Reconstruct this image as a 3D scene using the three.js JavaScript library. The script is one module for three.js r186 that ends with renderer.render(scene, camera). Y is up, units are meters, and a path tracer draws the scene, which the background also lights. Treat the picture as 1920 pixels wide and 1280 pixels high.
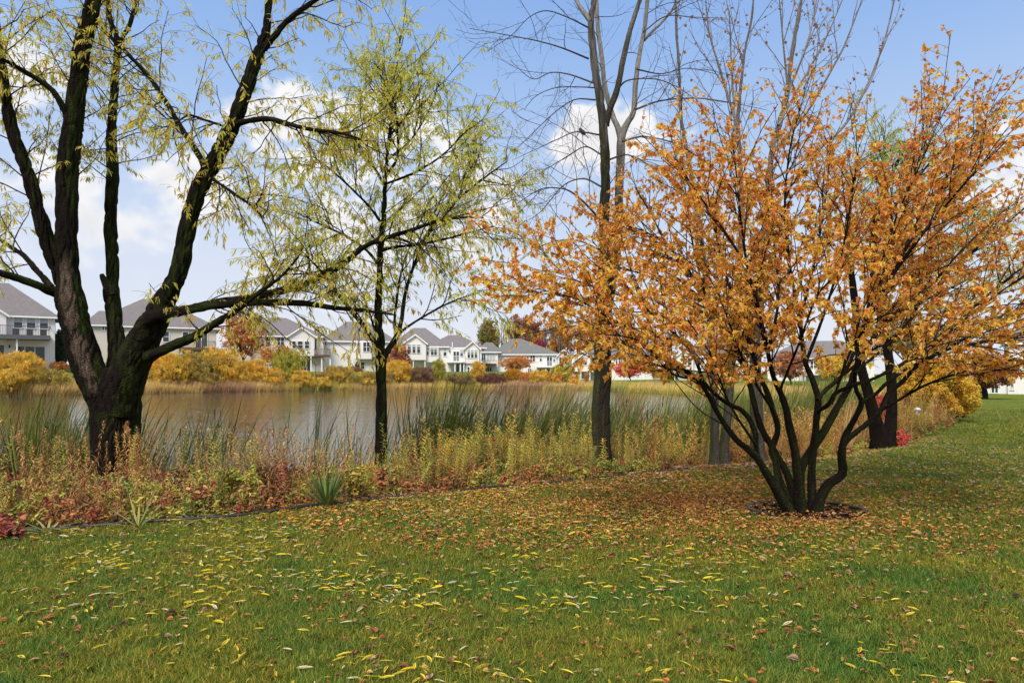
import * as THREE from 'three';
import { mergeGeometries } from 'three/addons/utils/BufferGeometryUtils.js';
import { ImprovedNoise } from 'three/addons/math/ImprovedNoise.js';

// ---------------------------------------------------------------- camera, sky, sun, exposure
const F = 1280, HZ = 700, EYE = 1.6;                      // focal length and horizon row of a 1920 x 1280 picture, eye height
const scene = new THREE.Scene();
const camera = new THREE.PerspectiveCamera(2 * Math.atan(700 / F) * 180 / Math.PI, 1920 / 1400, 0.1, 3000);
camera.setViewOffset(1920, 1400, 0, 0, 1920, 1280);       // lens shifted up so that verticals stay vertical
camera.position.set(0, EYE, 0);
camera.lookAt(0, EYE, -10);
const renderer = new THREE.WebGLRenderer({ antialias: true });
renderer.setSize(1024, 682);
renderer.toneMapping = THREE.LinearToneMapping;
const EXPOSURE = 2.7;
renderer.toneMappingExposure = EXPOSURE;
renderer.shadowMap.enabled = true;
const sun = new THREE.DirectionalLight(new THREE.Color(1, 0.95, 0.86), 1.5);
sun.position.set(-16, 46, 8);
sun.shadow.radius = 44; sun.castShadow = true;
sun.shadow.mapSize.set(2048, 2048);
Object.assign(sun.shadow.camera, { left: -70, right: 70, top: 70, bottom: -70, near: 1, far: 260 });
sun.target.position.set(0, 0, -30);
scene.add(sun, sun.target); sun.name = 'sun'; sun.target.name = 'sun_target';

// ---------------------------------------------------------------- small helpers
function rngOf(seed) { let a = seed >>> 0; return () => { a = (a + 0x6d2b79f5) | 0; let t = Math.imul(a ^ (a >>> 15), 1 | a); t = (t + Math.imul(t ^ (t >>> 7), 61 | t)) ^ t; return ((t ^ (t >>> 14)) >>> 0) / 4294967296; }; }
const perlin = new ImprovedNoise();
const N3 = (x, y, z) => perlin.noise(x, y, z);
const fbm = (x, y, z, o = 4) => { let s = 0, a = 0.5; for (let i = 0; i < o; i++) { s += a * N3(x, y, z); x = x * 2.03 + 7.1; y = y * 2.03 + 3.7; z = z * 2.03 + 1.3; a *= 0.5; } return s; };
const clamp = (x, a, b) => Math.min(b, Math.max(a, x)), lerp = (a, b, t) => a + (b - a) * t;
const sm = (a, b, x) => { const t = clamp((x - a) / (b - a), 0, 1); return t * t * (3 - 2 * t); };
const V = (x, y, z) => new THREE.Vector3(x, y, z);
const C = (r, g, b) => new THREE.Color().setRGB(r, g, b);
const X = (px, d) => (px - 960) / F * d, Y = (py, d) => EYE - (py - HZ) / F * d;
const at = (px, py, d) => V(X(px, d), Y(py, d), -d);
const pick = (rng, list) => list[Math.min(list.length - 1, Math.floor(rng() * list.length))];
const names = new Map();
function numbered(n) { const k = names.get(n) ?? 0; names.set(n, k + 1); return k ? n + '_' + String(k).padStart(3, '0') : n; }
function tag(o, label, category, group, kind) { o.userData = { label, category }; if (group) o.userData.group = group; if (kind) o.userData.kind = kind; return o; }
function thing(name, label, category, pos = [0, 0, 0], group) { const g = new THREE.Group(); g.name = numbered(name); g.position.set(...pos); scene.add(g); return tag(g, label, category, group); }
function shade(o) { o.castShadow = o.receiveShadow = true; return o; }
function mesh(name, geo, mat, parent) { const m = shade(new THREE.Mesh(geo, mat)); m.name = parent ? name : numbered(name); (parent ?? scene).add(m); return m; }
const std = (r, g, b, rough = 0.9, o = {}) => new THREE.MeshStandardMaterial({ color: C(r, g, b), roughness: rough, side: THREE.DoubleSide, ...o });
const leafMat = (o = {}) => new THREE.MeshPhysicalMaterial({ color: C(1, 1, 1), roughness: 0.85, specularIntensity: 0.3, transmission: 0.56, thickness: 0, side: THREE.DoubleSide, ...o });

function grainTexture(size, fn, srgb = false) {
  const data = new Uint8Array(size * size * 4);
  for (let j = 0; j < size; j++) for (let i = 0; i < size; i++) { const v = fn(i / size, j / size); const o = (j * size + i) * 4; const c = Array.isArray(v) ? v : [v, v, v]; for (let k = 0; k < 3; k++) data[o + k] = clamp(c[k] * 255, 0, 255); data[o + 3] = 255; }
  const t = new THREE.DataTexture(data, size, size); t.wrapS = t.wrapT = THREE.RepeatWrapping; t.magFilter = THREE.LinearFilter; t.minFilter = THREE.LinearMipmapLinearFilter; if (srgb) t.colorSpace = THREE.SRGBColorSpace; t.needsUpdate = true; return t;
}
// noise that repeats over the unit square
const tileNoise = (u, v, k, z) => { const a = u * 2 * Math.PI, b = v * 2 * Math.PI, r = k / (2 * Math.PI); return N3(Math.cos(a) * r + 9 + z, Math.sin(a) * r + Math.cos(b) * r * 1.31 + 4, Math.sin(b) * r + z * 3.1); };

// ---------------------------------------------------------------- the sky: air and clouds in every direction
{
  const W = 3072, H = 1536, data = new Float32Array(W * H * 4);
  const lin = (c) => { c /= 255; return (c <= 0.04045 ? c / 12.92 : ((c + 0.055) / 1.055) ** 2.4) / EXPOSURE; };
  const ramp = [[0, 233, 237, 245], [4, 227, 233, 245], [9, 216, 227, 246], [14, 198, 216, 245], [19, 176, 203, 242], [25, 152, 187, 238], [30, 139, 177, 234], [40, 139, 176, 232], [90, 139, 176, 232]];
  const air = (e) => { let i = 0; while (i < ramp.length - 2 && e > ramp[i + 1][0]) i++; const t = clamp((e - ramp[i][0]) / (ramp[i + 1][0] - ramp[i][0]), 0, 1); return [1, 2, 3].map((k) => lerp(ramp[i][k], ramp[i + 1][k], t)); };
  // cloud banks: azimuth, elevation, half width, half height (degrees)
  const banks = [[-17.5, 18, 6.5, 5], [-10, 18, 7.5, 4.2], [-14, 12, 13, 6], [-6, 13, 7, 6], [-37.5, 19.5, 5, 3.4], [-39, 15, 10, 5], [-29, 13, 8, 4.5], [9.8, 19.4, 5.2, 2.3], [6, 18, 3.4, 2.2], [12.6, 19, 3.4, 1.8], [-3, 11, 5, 3], [36.5, 15, 3.6, 3], [38, 12, 6, 3],
    [55, 17, 9, 6], [67, 14, 10, 5], [84, 18, 8, 6], [104, 15, 12, 6], [122, 20, 9, 6], [140, 14, 12, 6], [158, 18, 8, 5], [176, 15, 12, 6], [-54, 18, 8, 5], [-70, 14, 11, 6], [-88, 19, 9, 6], [-106, 14, 11, 5], [-124, 19, 10, 6], [-146, 15, 12, 6], [-166, 19, 8, 5]];
  for (let j = 0; j < H; j++) {
    const e = ((j + 0.5) / H - 0.5) * 180, er = e * Math.PI / 180, base = air(Math.max(e, 0));
    for (let i = 0; i < W; i++) {
      const phi = ((i + 0.5) / W - 0.5) * 2 * Math.PI, dx = Math.cos(phi) * Math.cos(er), dy = Math.sin(er), dz = Math.sin(phi) * Math.cos(er);
      let c = base;
      if (e > 0 && e < 60) {
        const az = Math.atan2(dx, -dz) * 180 / Math.PI;
        let den = -1.2;
        for (const [a, b, w, h] of banks) { let da = az - a; if (da > 180) da -= 360; if (da < -180) da += 360; const q = 1 - (da / w) ** 2 - ((e - b) / (e < b ? h * 1.5 : h)) ** 2; if (q > den) den = q; }
        if (den > -1.1) {
          const n = fbm(dx * 9 + 3, dy * 13, dz * 9, 6), n2 = fbm(dx * 30, dy * 38 + 5, dz * 30, 4);
          const dd = den * 0.75 - 0.08 + n * 1.9 + n2 * 1.0;
          const hard = sm(9, 16, e);
          const a = sm(0.02, lerp(1.2, 0.8, hard), dd) * lerp(0.7, 0.97, sm(6, 14, e));
          const body = clamp(0.985 + n2 * 0.10 - 0.05 * sm(0.5, 1.6, dd), 0.88, 1);
          c = [lerp(base[0], 254 * body, a), lerp(base[1], 252 * body, a), lerp(base[2], 253 * body, a)];
        }
      }
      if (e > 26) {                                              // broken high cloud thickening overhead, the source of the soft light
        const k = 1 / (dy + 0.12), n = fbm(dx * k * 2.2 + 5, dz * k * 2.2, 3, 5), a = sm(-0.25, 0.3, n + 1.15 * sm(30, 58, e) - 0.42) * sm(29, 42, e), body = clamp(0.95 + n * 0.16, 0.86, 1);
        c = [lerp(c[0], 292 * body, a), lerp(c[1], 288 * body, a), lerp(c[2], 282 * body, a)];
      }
      const o = (j * W + i) * 4; data[o] = lin(c[0]); data[o + 1] = lin(c[1]); data[o + 2] = lin(c[2]); data[o + 3] = 1;
    }
  }
  const t = new THREE.DataTexture(data, W, H, THREE.RGBAFormat, THREE.FloatType); t.mapping = THREE.EquirectangularReflectionMapping; t.magFilter = THREE.LinearFilter; t.needsUpdate = true;
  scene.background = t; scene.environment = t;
}

// ---------------------------------------------------------------- the lie of the land
const WATER = -0.75;
const pond = [[0, 14.6], [5, 16.5], [9, 20.5], [13, 27], [18, 37], [21, 50], [21, 67], [18, 82], [11, 100], [-5, 107], [-29, 94], [-42, 81], [-53, 71], [-75, 62], [-95, 40], [-85, 16], [-40, 13.2], [-20, 13.4], [-9, 13.9], [-4, 14.2]];
function shoreDistance(x, d) {                                 // > 0 on land, < 0 over the pond
  let best = 1e9, inside = false;
  for (let i = 0, j = pond.length - 1; i < pond.length; j = i++) {
    const [x1, y1] = pond[j], [x2, y2] = pond[i];
    if ((y2 > d) !== (y1 > d) && x < (x1 - x2) * (d - y2) / (y1 - y2) + x2) inside = !inside;
    const t = clamp(((x - x1) * (x2 - x1) + (d - y1) * (y2 - y1)) / ((x2 - x1) ** 2 + (y2 - y1) ** 2), 0, 1);
    best = Math.min(best, (x - x1 - t * (x2 - x1)) ** 2 + (d - y1 - t * (y2 - y1)) ** 2);
  }
  const wob = 0.35 * N3(x * 0.5, d * 0.5, 3.3);
  return (inside ? -1 : 1) * Math.sqrt(best) + wob;
}
const edgePts = [[-60, 0.5], [-30, 3], [-12, 5.2], [-5, 6.75], [-3.1, 7.45], [-2.2, 8.15], [-0.7, 9.1], [1, 10], [3, 11.3], [5, 12.7], [8.4, 15.6], [10.8, 17.9], [14, 21.5], [18, 27], [27, 41], [34, 60], [36, 78], [37, 400]];
function edgeD(x) { let i = 0; while (i < edgePts.length - 2 && x > edgePts[i + 1][0]) i++; const t = clamp((x - edgePts[i][0]) / (edgePts[i + 1][0] - edgePts[i][0]), 0, 1); return lerp(edgePts[i][1], edgePts[i + 1][1], t); }
const inBed = (x, d) => d - edgeD(x);                          // > 0 behind the lawn edge
function groundY(x, d, s = shoreDistance(x, d)) {
  let lawn = -0.62 * sm(16, 66, d) + 0.025 * fbm(x * 0.35, d * 0.35, 1, 3);
  const farSide = sm(40, 58, d + Math.max(0, -x) * 0.15) * (1 - sm(24, 40, x) * (1 - sm(85, 110, d)));
  const rise = 2.55 * (1 - 0.62 * sm(0, 14, x)) * sm(0.5, 13, s) * farSide;
  const hills = 2.7 * Math.exp(-(((x + 54) / 9) ** 2 + ((d - 104) / 8) ** 2)) + 1.7 * Math.exp(-(((x - 31) / 7) ** 2 + ((d - 137) / 6) ** 2));
  lawn = lerp(lawn, WATER + 0.1, farSide * 0.9) + rise + hills * farSide;
  const land = sm(-0.3, 4.2, s);
  return s > 0 ? lerp(WATER - 0.05, lawn, land) : lerp(WATER - 0.05, WATER - 1.1, sm(0, 4, -s));
}

// ---------------------------------------------------------------- ground and pond
const soilGrain = grainTexture(512, (u, v) => { const n = 0.62 + 0.75 * tileNoise(u, v, 46, 1) + 0.45 * tileNoise(u, v, 120, 5) + 0.2 * tileNoise(u, v, 9, 2); return n; });
{
  const ds = [], xs = [];
  for (let d = -14; d < 20; d += 0.16) ds.push(d);
  for (let d = 20, st = 0.2; d < 1600; d += st, st *= 1.032) ds.push(d);
  for (let i = -150; i <= 150; i++) { const t = i / 150; xs.push(Math.sinh(t * 6.2) * 2.6 + t * 4); }
  const pos = [], col = [], uv = [], idx = [];
  for (const d of ds) for (const x of xs) {
    const s = d < 150 && Math.abs(x) < 130 ? shoreDistance(x, d) : 60;
    pos.push(x, groundY(x, d, s), -d); uv.push(x / 1.7, d / 1.7);
    const b = inBed(x, d) + 0.25 * N3(x * 1.7, d * 1.7, 8), n = fbm(x * 0.6, d * 0.6, 2, 4), far = fbm(x * 0.12, d * 0.12, 9, 3);
    let r = 0.20 + 0.06 * n + 0.09 * far, g = 0.25 + 0.06 * n + 0.06 * far, bl = 0.034;
    const dry = sm(0.08, 0.3, n); r = lerp(r, 0.2, dry * 0.5); g = lerp(g, 0.19, dry * 0.4); bl = lerp(bl, 0.07, dry * 0.4);
    const nearBed = sm(-0.12, 0.12, b) * (1 - sm(55, 62, d)) * (x < -60 ? 0 : 1) * (1 - sm(7, 10, s));
    r = lerp(r, 0.075, nearBed); g = lerp(g, 0.052, nearBed); bl = lerp(bl, 0.036, nearBed);
    const shore = (1 - sm(3, 7, s)) * sm(45, 60, d + Math.max(0, -x) * 0.15); r = lerp(r, 0.2, shore); g = lerp(g, 0.15, shore); bl = lerp(bl, 0.06, shore);
    const ring = sm(0.74, 0.6, Math.hypot((x - 3.39) / 1.0, (d - 7.88) / 0.85) + 0.06 * N3(x * 5, d * 5, 1)); r = lerp(r, 0.045, ring); g = lerp(g, 0.028, ring); bl = lerp(bl, 0.02, ring);
    const chips = sm(0.75, 0.45, Math.hypot((x - 4.05) / 2.0, (d - 12.1) / 0.95) + 0.2 * N3(x * 2, d * 2, 1)); r = lerp(r, 0.085, chips); g = lerp(g, 0.055, chips); bl = lerp(bl, 0.045, chips);
    if (s < 0) { r = 0.03; g = 0.03; bl = 0.02; }
    col.push(Math.max(0.01, r), Math.max(0.01, g), Math.max(0.005, bl));
  }
  for (let j = 0; j < ds.length - 1; j++) for (let i = 0; i < xs.length - 1; i++) { const a = j * xs.length + i, b = a + 1, c = a + xs.length, d = c + 1; idx.push(a, b, d, a, d, c); }
  const g = new THREE.BufferGeometry(); g.setAttribute('position', new THREE.Float32BufferAttribute(pos, 3)); g.setAttribute('color', new THREE.Float32BufferAttribute(col, 3)); g.setAttribute('uv', new THREE.Float32BufferAttribute(uv, 2)); g.setIndex(idx); g.computeVertexNormals();
  const m = mesh('ground', g, new THREE.MeshPhysicalMaterial({ color: C(1, 1, 1), vertexColors: true, map: soilGrain, roughness: 1, specularIntensity: 0.1, bumpMap: soilGrain, bumpScale: 0.02, side: THREE.DoubleSide }));
  tag(m, 'leaf strewn green lawn sloping to the pond', 'lawn', null, 'structure');
}
{
  const shape = new THREE.Shape();
  pond.forEach(([x, d], i) => { const k = 1.0; i ? shape.lineTo(x * k, -d) : shape.moveTo(x, -d); });
  const g0 = new THREE.ShapeGeometry(shape), p = g0.attributes.position, uv = [];
  // widen a little so that the bank, not the sheet's rim, draws the waterline
  let cx = -30, cd = 55;
  for (let i = 0; i < p.count; i++) { const x = p.getX(i), z = p.getY(i); const dx = x - cx, dz = z + cd, l = Math.hypot(dx, dz), k = (l + 2.2) / l; p.setXYZ(i, cx + dx * k, WATER, -cd + dz * k); uv.push(p.getX(i) / 5, p.getZ(i) / 5); }
  g0.setAttribute('uv', new THREE.Float32BufferAttribute(uv, 2)); g0.computeVertexNormals();
  const ripple = grainTexture(1024, (u, v) => 0.5 + 0.34 * tileNoise(u, v * 1, 26, 3) + 0.22 * tileNoise(u, v, 58, 7) + 0.12 * tileNoise(u, v, 120, 4));
  const m = mesh('pond_water', g0, new THREE.MeshPhysicalMaterial({ color: C(0.05, 0.052, 0.045), roughness: 0.03, ior: 1.33, bumpMap: ripple, bumpScale: 0.008, side: THREE.DoubleSide }));
  tag(m, 'calm rippled pond mirroring shrubs and sky', 'pond', null, 'structure');
}

// ---------------------------------------------------------------- mesh builder for tubes and blades
class MB {
  constructor() { this.p = []; this.n = []; this.u = []; this.c = []; this.i = []; }
  get count() { return this.p.length / 3; }
  vert(x, y, z, nx, ny, nz, u, v, r = 1, g = 1, b = 1) { this.p.push(x, y, z); this.n.push(nx, ny, nz); this.u.push(u, v); this.c.push(r, g, b); }
  tube(pts, rad, sides, color, rough) {                        // color(t, ang, p) -> [r, g, b]; rough(t, ang, p) -> radius factor
    const T = V(0, 0, 0), A = V(0, 0, 0), B = V(0, 0, 0), start = this.count; let s = 0;
    for (let k = 0; k < pts.length; k++) {
      T.subVectors(pts[Math.min(k + 1, pts.length - 1)], pts[Math.max(k - 1, 0)]).normalize();
      if (k === 0) { A.set(Math.abs(T.x) > 0.9 ? 0 : 1, 0, Math.abs(T.x) > 0.9 ? 1 : 0); } else s += pts[k].distanceTo(pts[k - 1]);
      A.addScaledVector(T, -A.dot(T)).normalize(); B.crossVectors(T, A);
      const t = pts.length > 1 ? k / (pts.length - 1) : 0;
      for (let q = 0; q <= sides; q++) {
        const a = (q % sides) / sides * Math.PI * 2, cx = Math.cos(a), sx = Math.sin(a), nx = A.x * cx + B.x * sx, ny = A.y * cx + B.y * sx, nz = A.z * cx + B.z * sx;
        const f = rough ? rough(t, a, pts[k], nx, nz, s, rad[k]) : 1, R = rad[k] * f, c = typeof color === 'function' ? color(t, a, pts[k], nx, nz, f, s) : color;
        this.vert(pts[k].x + nx * R, pts[k].y + ny * R, pts[k].z + nz * R, nx, ny, nz, q / sides * rad[0] * 6.28, s, c[0], c[1], c[2]);
      }
    }
    const w = sides + 1;
    for (let k = 0; k < pts.length - 1; k++) for (let q = 0; q < sides; q++) { const a = start + k * w + q; this.i.push(a, a + 1, a + w + 1, a, a + w + 1, a + w); }
    // closed end
    const e = start + (pts.length - 1) * w, P = pts[pts.length - 1], c = typeof color === 'function' ? color(1, 0, P, 0, 1, 1, s) : color; const ci = this.count; this.vert(P.x, P.y, P.z, T.x, T.y, T.z, 0, s, c[0], c[1], c[2]);
    for (let q = 0; q < sides; q++) this.i.push(e + q, e + q + 1, ci);
  }
  blade(base, dir, bend, len, wid, col, segs = 3, side) {      // flat tapering leaf blade that bends
    const D = dir.clone().normalize(), S = side ? side.clone() : V(D.z, 0, -D.x); if (S.lengthSq() < 1e-6) S.set(1, 0, 0); S.normalize();
    const P = base.clone(), st = this.count, Nn = V(0, 0, 0);
    for (let k = 0; k <= segs; k++) {
      const t = k / segs, w = wid * (k === segs ? 0.06 : (1 - t * t * 0.75) * (t < 0.01 ? 0.7 : 1)) / 2;
      Nn.crossVectors(S, D).normalize();
      this.vert(P.x - S.x * w, P.y - S.y * w, P.z - S.z * w, Nn.x, Nn.y, Nn.z, 0, t, ...col); this.vert(P.x + S.x * w, P.y + S.y * w, P.z + S.z * w, Nn.x, Nn.y, Nn.z, 1, t, ...col);
      P.addScaledVector(D, len / segs); D.addScaledVector(bend, 1 / segs).normalize();
    }
    for (let k = 0; k < segs; k++) { const a = st + k * 2; this.i.push(a, a + 1, a + 3, a, a + 3, a + 2); }
  }
  geometry(smooth = false) {
    const g = new THREE.BufferGeometry(); g.setAttribute('position', new THREE.Float32BufferAttribute(this.p, 3)); g.setAttribute('normal', new THREE.Float32BufferAttribute(this.n, 3)); g.setAttribute('uv', new THREE.Float32BufferAttribute(this.u, 2)); g.setAttribute('color', new THREE.Float32BufferAttribute(this.c, 3)); g.setIndex(this.i);
    if (smooth) g.computeVertexNormals();
    return g;
  }
  build(name, mat, parent, smooth) { return mesh(name, this.geometry(smooth), mat, parent); }
}
// flat leaf outlines, unit length along +x, lying in x-y, curved in z
function leafGeometry(outline, curl = 0.12, fold = 0.15) {
  const n = outline.length, p = [], idx = [], u = [];
  const mid = [0, 0.33, 0.66, 1];
  for (const m of mid) { p.push(m, 0, -curl * 4 * (m - 0.5) ** 2); u.push(m, 0.5); }
  for (const sgn of [1, -1]) {
    const st = p.length / 3;
    for (const [x, y] of outline) { p.push(x, y * sgn, -curl * 4 * (x - 0.5) ** 2 + fold * Math.abs(y)); u.push(x, 0.5 + y * sgn); }
    const near = (x) => (x < 0.2 ? 0 : x < 0.5 ? 1 : x < 0.85 ? 2 : 3);
    for (let k = 0; k < n - 1; k++) { const a = near(outline[k][0]), b = near(outline[k + 1][0]); idx.push(a, st + k, st + k + 1); if (a !== b) idx.push(a, st + k + 1, b); }
    idx.push(0, st, 0 + 0); idx.length -= 3;
  }
  const g = new THREE.BufferGeometry(); g.setAttribute('position', new THREE.Float32BufferAttribute(p, 3)); g.setAttribute('uv', new THREE.Float32BufferAttribute(u, 2)); g.setIndex(idx); g.computeVertexNormals(); return g;
}
const willowLeaf = leafGeometry([[0.02, 0.02], [0.25, 0.085], [0.5, 0.1], [0.78, 0.06], [1, 0.0]], 0.1, 0.4);
const mapleLeaf = leafGeometry([[0.0, 0.02], [0.02, 0.22], [0.2, 0.52], [0.38, 0.36], [0.62, 0.2], [0.8, 0.14], [1, 0]], 0.16, 0.25);
const broadLeaf = leafGeometry([[0.0, 0.02], [0.06, 0.3], [0.28, 0.46], [0.55, 0.36], [0.8, 0.16], [1, 0]], 0.14, 0.22);

// ---------------------------------------------------------------- trees
const barkGrain = grainTexture(512, (u, v) => { const r = Math.abs(tileNoise(u, v * 1, 30, 2)); const f = tileNoise(u * 1, v, 70, 6); return 0.35 + r * 1.3 + 0.3 * f; });
const barkMat = (o = {}) => new THREE.MeshPhysicalMaterial({ color: C(1, 1, 1), vertexColors: true, roughness: 0.95, specularIntensity: 0.2, bumpMap: barkGrain, bumpScale: 0.02, side: THREE.DoubleSide, ...o });
const BARK = barkMat(), TWIG = new THREE.MeshPhysicalMaterial({ color: C(1, 1, 1), vertexColors: true, roughness: 0.9, specularIntensity: 0.25, side: THREE.DoubleSide });
function smoothStem(pts, rad, step) {
  const curve = new THREE.CatmullRomCurve3(pts, false, 'centripetal'), len = curve.getLength(), n = Math.max(4, Math.ceil(len / step)), P = curve.getSpacedPoints(n), R = [];
  const acc = [0]; for (let i = 1; i < pts.length; i++) acc.push(acc[i - 1] + pts[i].distanceTo(pts[i - 1]));
  for (let k = 0; k <= n; k++) { const s = k / n * acc[acc.length - 1]; let i = 0; while (i < acc.length - 2 && s > acc[i + 1]) i++; R.push(lerp(rad[i], rad[i + 1], clamp((s - acc[i]) / (acc[i + 1] - acc[i] || 1), 0, 1))); }
  return { P, R, len };
}
// 'x,y,h x,y,h ...' in picture units at depths d0 .. d1: centre and half width of a limb
function limbOf(text, d0, d1) {
  const q = text.trim().split(/\s+/).map((t) => t.split(',').map(Number)), pts = [], rad = [];
  q.forEach(([x, y, h], i) => { const d = lerp(d0, d1, i / (q.length - 1)); pts.push(at(x, y, d)); rad.push(h * d / F); });
  return { pts, rad };
}
const barkRough = (amp, f, z) => (t, a, p, nx, nz, s, r) => {                 // long furrows between plates, plus slow swelling
  const x = (p.x + nx * r) * f, q = (p.z + nz * r) * f, w = 0.9 * N3(x * 0.4, p.y * 2.4 + z, q * 0.4), ridge = 1 - Math.abs(N3(x + w, p.y * f * 0.2 + z, q - w)) * 2.2, fine = N3(x * 2.3, p.y * f * 0.5, q * 2.3);
  return 1 + (amp * 0.055 / Math.max(r, 0.03)) * (-(Math.max(0, ridge) ** 2.2) * 0.55 + fine * 0.22) + 0.07 * N3(p.x * 2 + nx * 0.7, p.y * 2.2, p.z * 2 + nz * 0.7);
};
class Tree {
  constructor(group, seed, o) { this.g = group; this.rng = rngOf(seed); this.o = o; this.twigs = new MB(); this.leaves = []; this.base = group.position; }
  limb(name, text, d0, d1, color, sides = 12, amp = 0.1, spawn = 1, from = 0.25, step = 0.06) {
    const { pts, rad } = limbOf(text, d0, d1), { P, R, len } = smoothStem(pts, rad, sides >= 60 ? 0.028 : Math.max(step, rad[0] * 0.35));
    const local = P.map((p) => p.clone().sub(this.base)), mb = new MB();
    mb.tube(local, R, sides, color, amp ? barkRough(amp * (sides >= 60 ? 8 : 3), sides >= 60 ? 10 : 14, this.rng() * 9) : null);
    mb.build(name, BARK, this.g, true);
    if (spawn) this.spawn(local, R, len, 0, spawn, from);
    return { P: local, R, len };
  }
  spawn(P, R, len, level, mult, from) {
    const L = this.o.levels[level]; if (!L) return;
    const rng = this.rng, n = Math.round(len * L.perM * mult * (0.8 + 0.4 * rng()));
    for (let k = 0; k < n; k++) {
      const t = lerp(from, 1, (k + rng()) / n), f = t * (P.length - 1), i = Math.min(P.length - 2, Math.floor(f)), p = P[i].clone().lerp(P[i + 1], f - i);
      const T = P[i + 1].clone().sub(P[i]).normalize(), side = V(rng() - 0.5, (rng() - 0.5) * 0.8, rng() - 0.5); side.addScaledVector(T, -side.dot(T)).normalize();
      const ang = lerp(L.ang[0], L.ang[1], rng()), D = T.clone().multiplyScalar(Math.cos(ang)).addScaledVector(side, Math.sin(ang)).normalize();
      const length = lerp(L.len[0], L.len[1], rng()) * (1 - 0.35 * t), r0 = Math.min(R[i] * 0.6, L.r[0]), r1 = L.r[1];
      this.branch(p, D, length, r0, r1, level, L);
    }
  }
  branch(p, D, length, r0, r1, level, L) {
    const rng = this.rng, segs = Math.max(3, Math.round(length / L.seg)), P = [p.clone()], R = [r0], d = D.clone();
    for (let k = 1; k <= segs; k++) {
      d.add(V((rng() - 0.5) * L.wig, (rng() - 0.5) * L.wig + L.trop, (rng() - 0.5) * L.wig)); if (L.wind) d.add(L.wind); d.normalize();
      P.push(P[k - 1].clone().addScaledVector(d, length / segs)); R.push(lerp(r0, r1, k / segs));
    }
    const w = P.map((q) => q.clone().add(this.base));
    if (this.o.keep && !this.o.keep(w[w.length - 1])) return;
    this.twigs.tube(P, R, level === 0 ? 5 : 3, this.o.twigColor);
    if (this.o.levels[level + 1]) this.spawn(P, R, length, level + 1, 1, L.kidsFrom ?? 0.15);
    if (L.leaves) {
      const n = Math.floor(length * L.leaves * (0.6 + 0.8 * rng()) * (this.o.bare ? this.o.bare(w[w.length - 1]) : 1));
      for (let k = 0; k < n; k++) { const f = lerp(0.15, 1, rng()) * segs, i = Math.min(segs - 1, Math.floor(f)), q = P[i].clone().lerp(P[i + 1], f - i); this.leaf(q, d); }
    }
  }
  leaf(q, T) {
    const o = this.o, rng = this.rng, D = V(rng() - 0.5, rng() - 0.5, rng() - 0.5).multiplyScalar(o.leafSpread).addScaledVector(T, o.leafAlong); D.y -= o.leafDroop; D.normalize();
    const up = V(rng() - 0.5, rng() * 0.9 + 0.1, rng() - 0.5), S = V(0, 0, 0).crossVectors(up, D).normalize(), Nn = V(0, 0, 0).crossVectors(D, S);
    const s = lerp(o.leafSize[0], o.leafSize[1], rng()), m = new THREE.Matrix4().makeBasis(D.multiplyScalar(s), S.multiplyScalar(s), Nn.multiplyScalar(s)).setPosition(q.x + (rng() - 0.5) * 0.02, q.y - 0.01, q.z + (rng() - 0.5) * 0.02);
    this.leaves.push([m, o.leafColor(q.clone().add(this.base), rng)]);
  }
  finish(singles) {
    if (this.twigs.count) { const t = this.twigs.build('twigs', TWIG, this.g); t.userData.kind = 'stuff'; }
    if (!this.leaves.length) return this;
    const lm = leafMat(); let rest = this.leaves;
    if (singles) {                                             // the nearest leaves, one mesh each, the rest as one mass
      const dist = ([m]) => { const e = m.elements; return Math.hypot(e[12] + this.base.x, e[13] + this.base.y - EYE, e[14] + this.base.z); };
      const seen = (l) => { const e = l[0].elements, d = -(e[14] + this.base.z), px = 960 + (e[12] + this.base.x) * F / d, py = HZ - (e[13] + this.base.y - EYE) * F / d; return px > 0 && px < 1920 && py > 0 && py < 1280; };
      const vis = this.leaves.filter(seen).sort((a, b) => dist(a) - dist(b)).slice(0, singles), set = new Set(vis); rest = this.leaves.filter((l) => !set.has(l));
      const mats = this.o.palette.map((c) => leafMat({ color: C(...c) }));
      for (const [m, c] of vis) {
        let best = 0, bd = 9; this.o.palette.forEach((q, i) => { const e = Math.abs(q[0] - c.r) + Math.abs(q[1] - c.g) + Math.abs(q[2] - c.b); if (e < bd) { bd = e; best = i; } });
        const o = mesh('leaf', this.o.leafGeo, mats[best], this.g); m.decompose(o.position, o.quaternion, o.scale);
      }
    }
    const im = shade(new THREE.InstancedMesh(this.o.leafGeo, lm, rest.length)); im.name = 'foliage'; im.userData.kind = 'stuff';
    rest.forEach(([m, c], i) => { im.setMatrixAt(i, m); im.setColorAt(i, c); }); this.g.add(im);
    return this;
  }
}
const fromPalette = (pal, vary = 0.25) => (p, rng) => { const c = pick(rng, pal), k = 1 + (rng() - 0.5) * vary * 2; return C(c[0] * k, c[1] * k, c[2] * k); };

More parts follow.
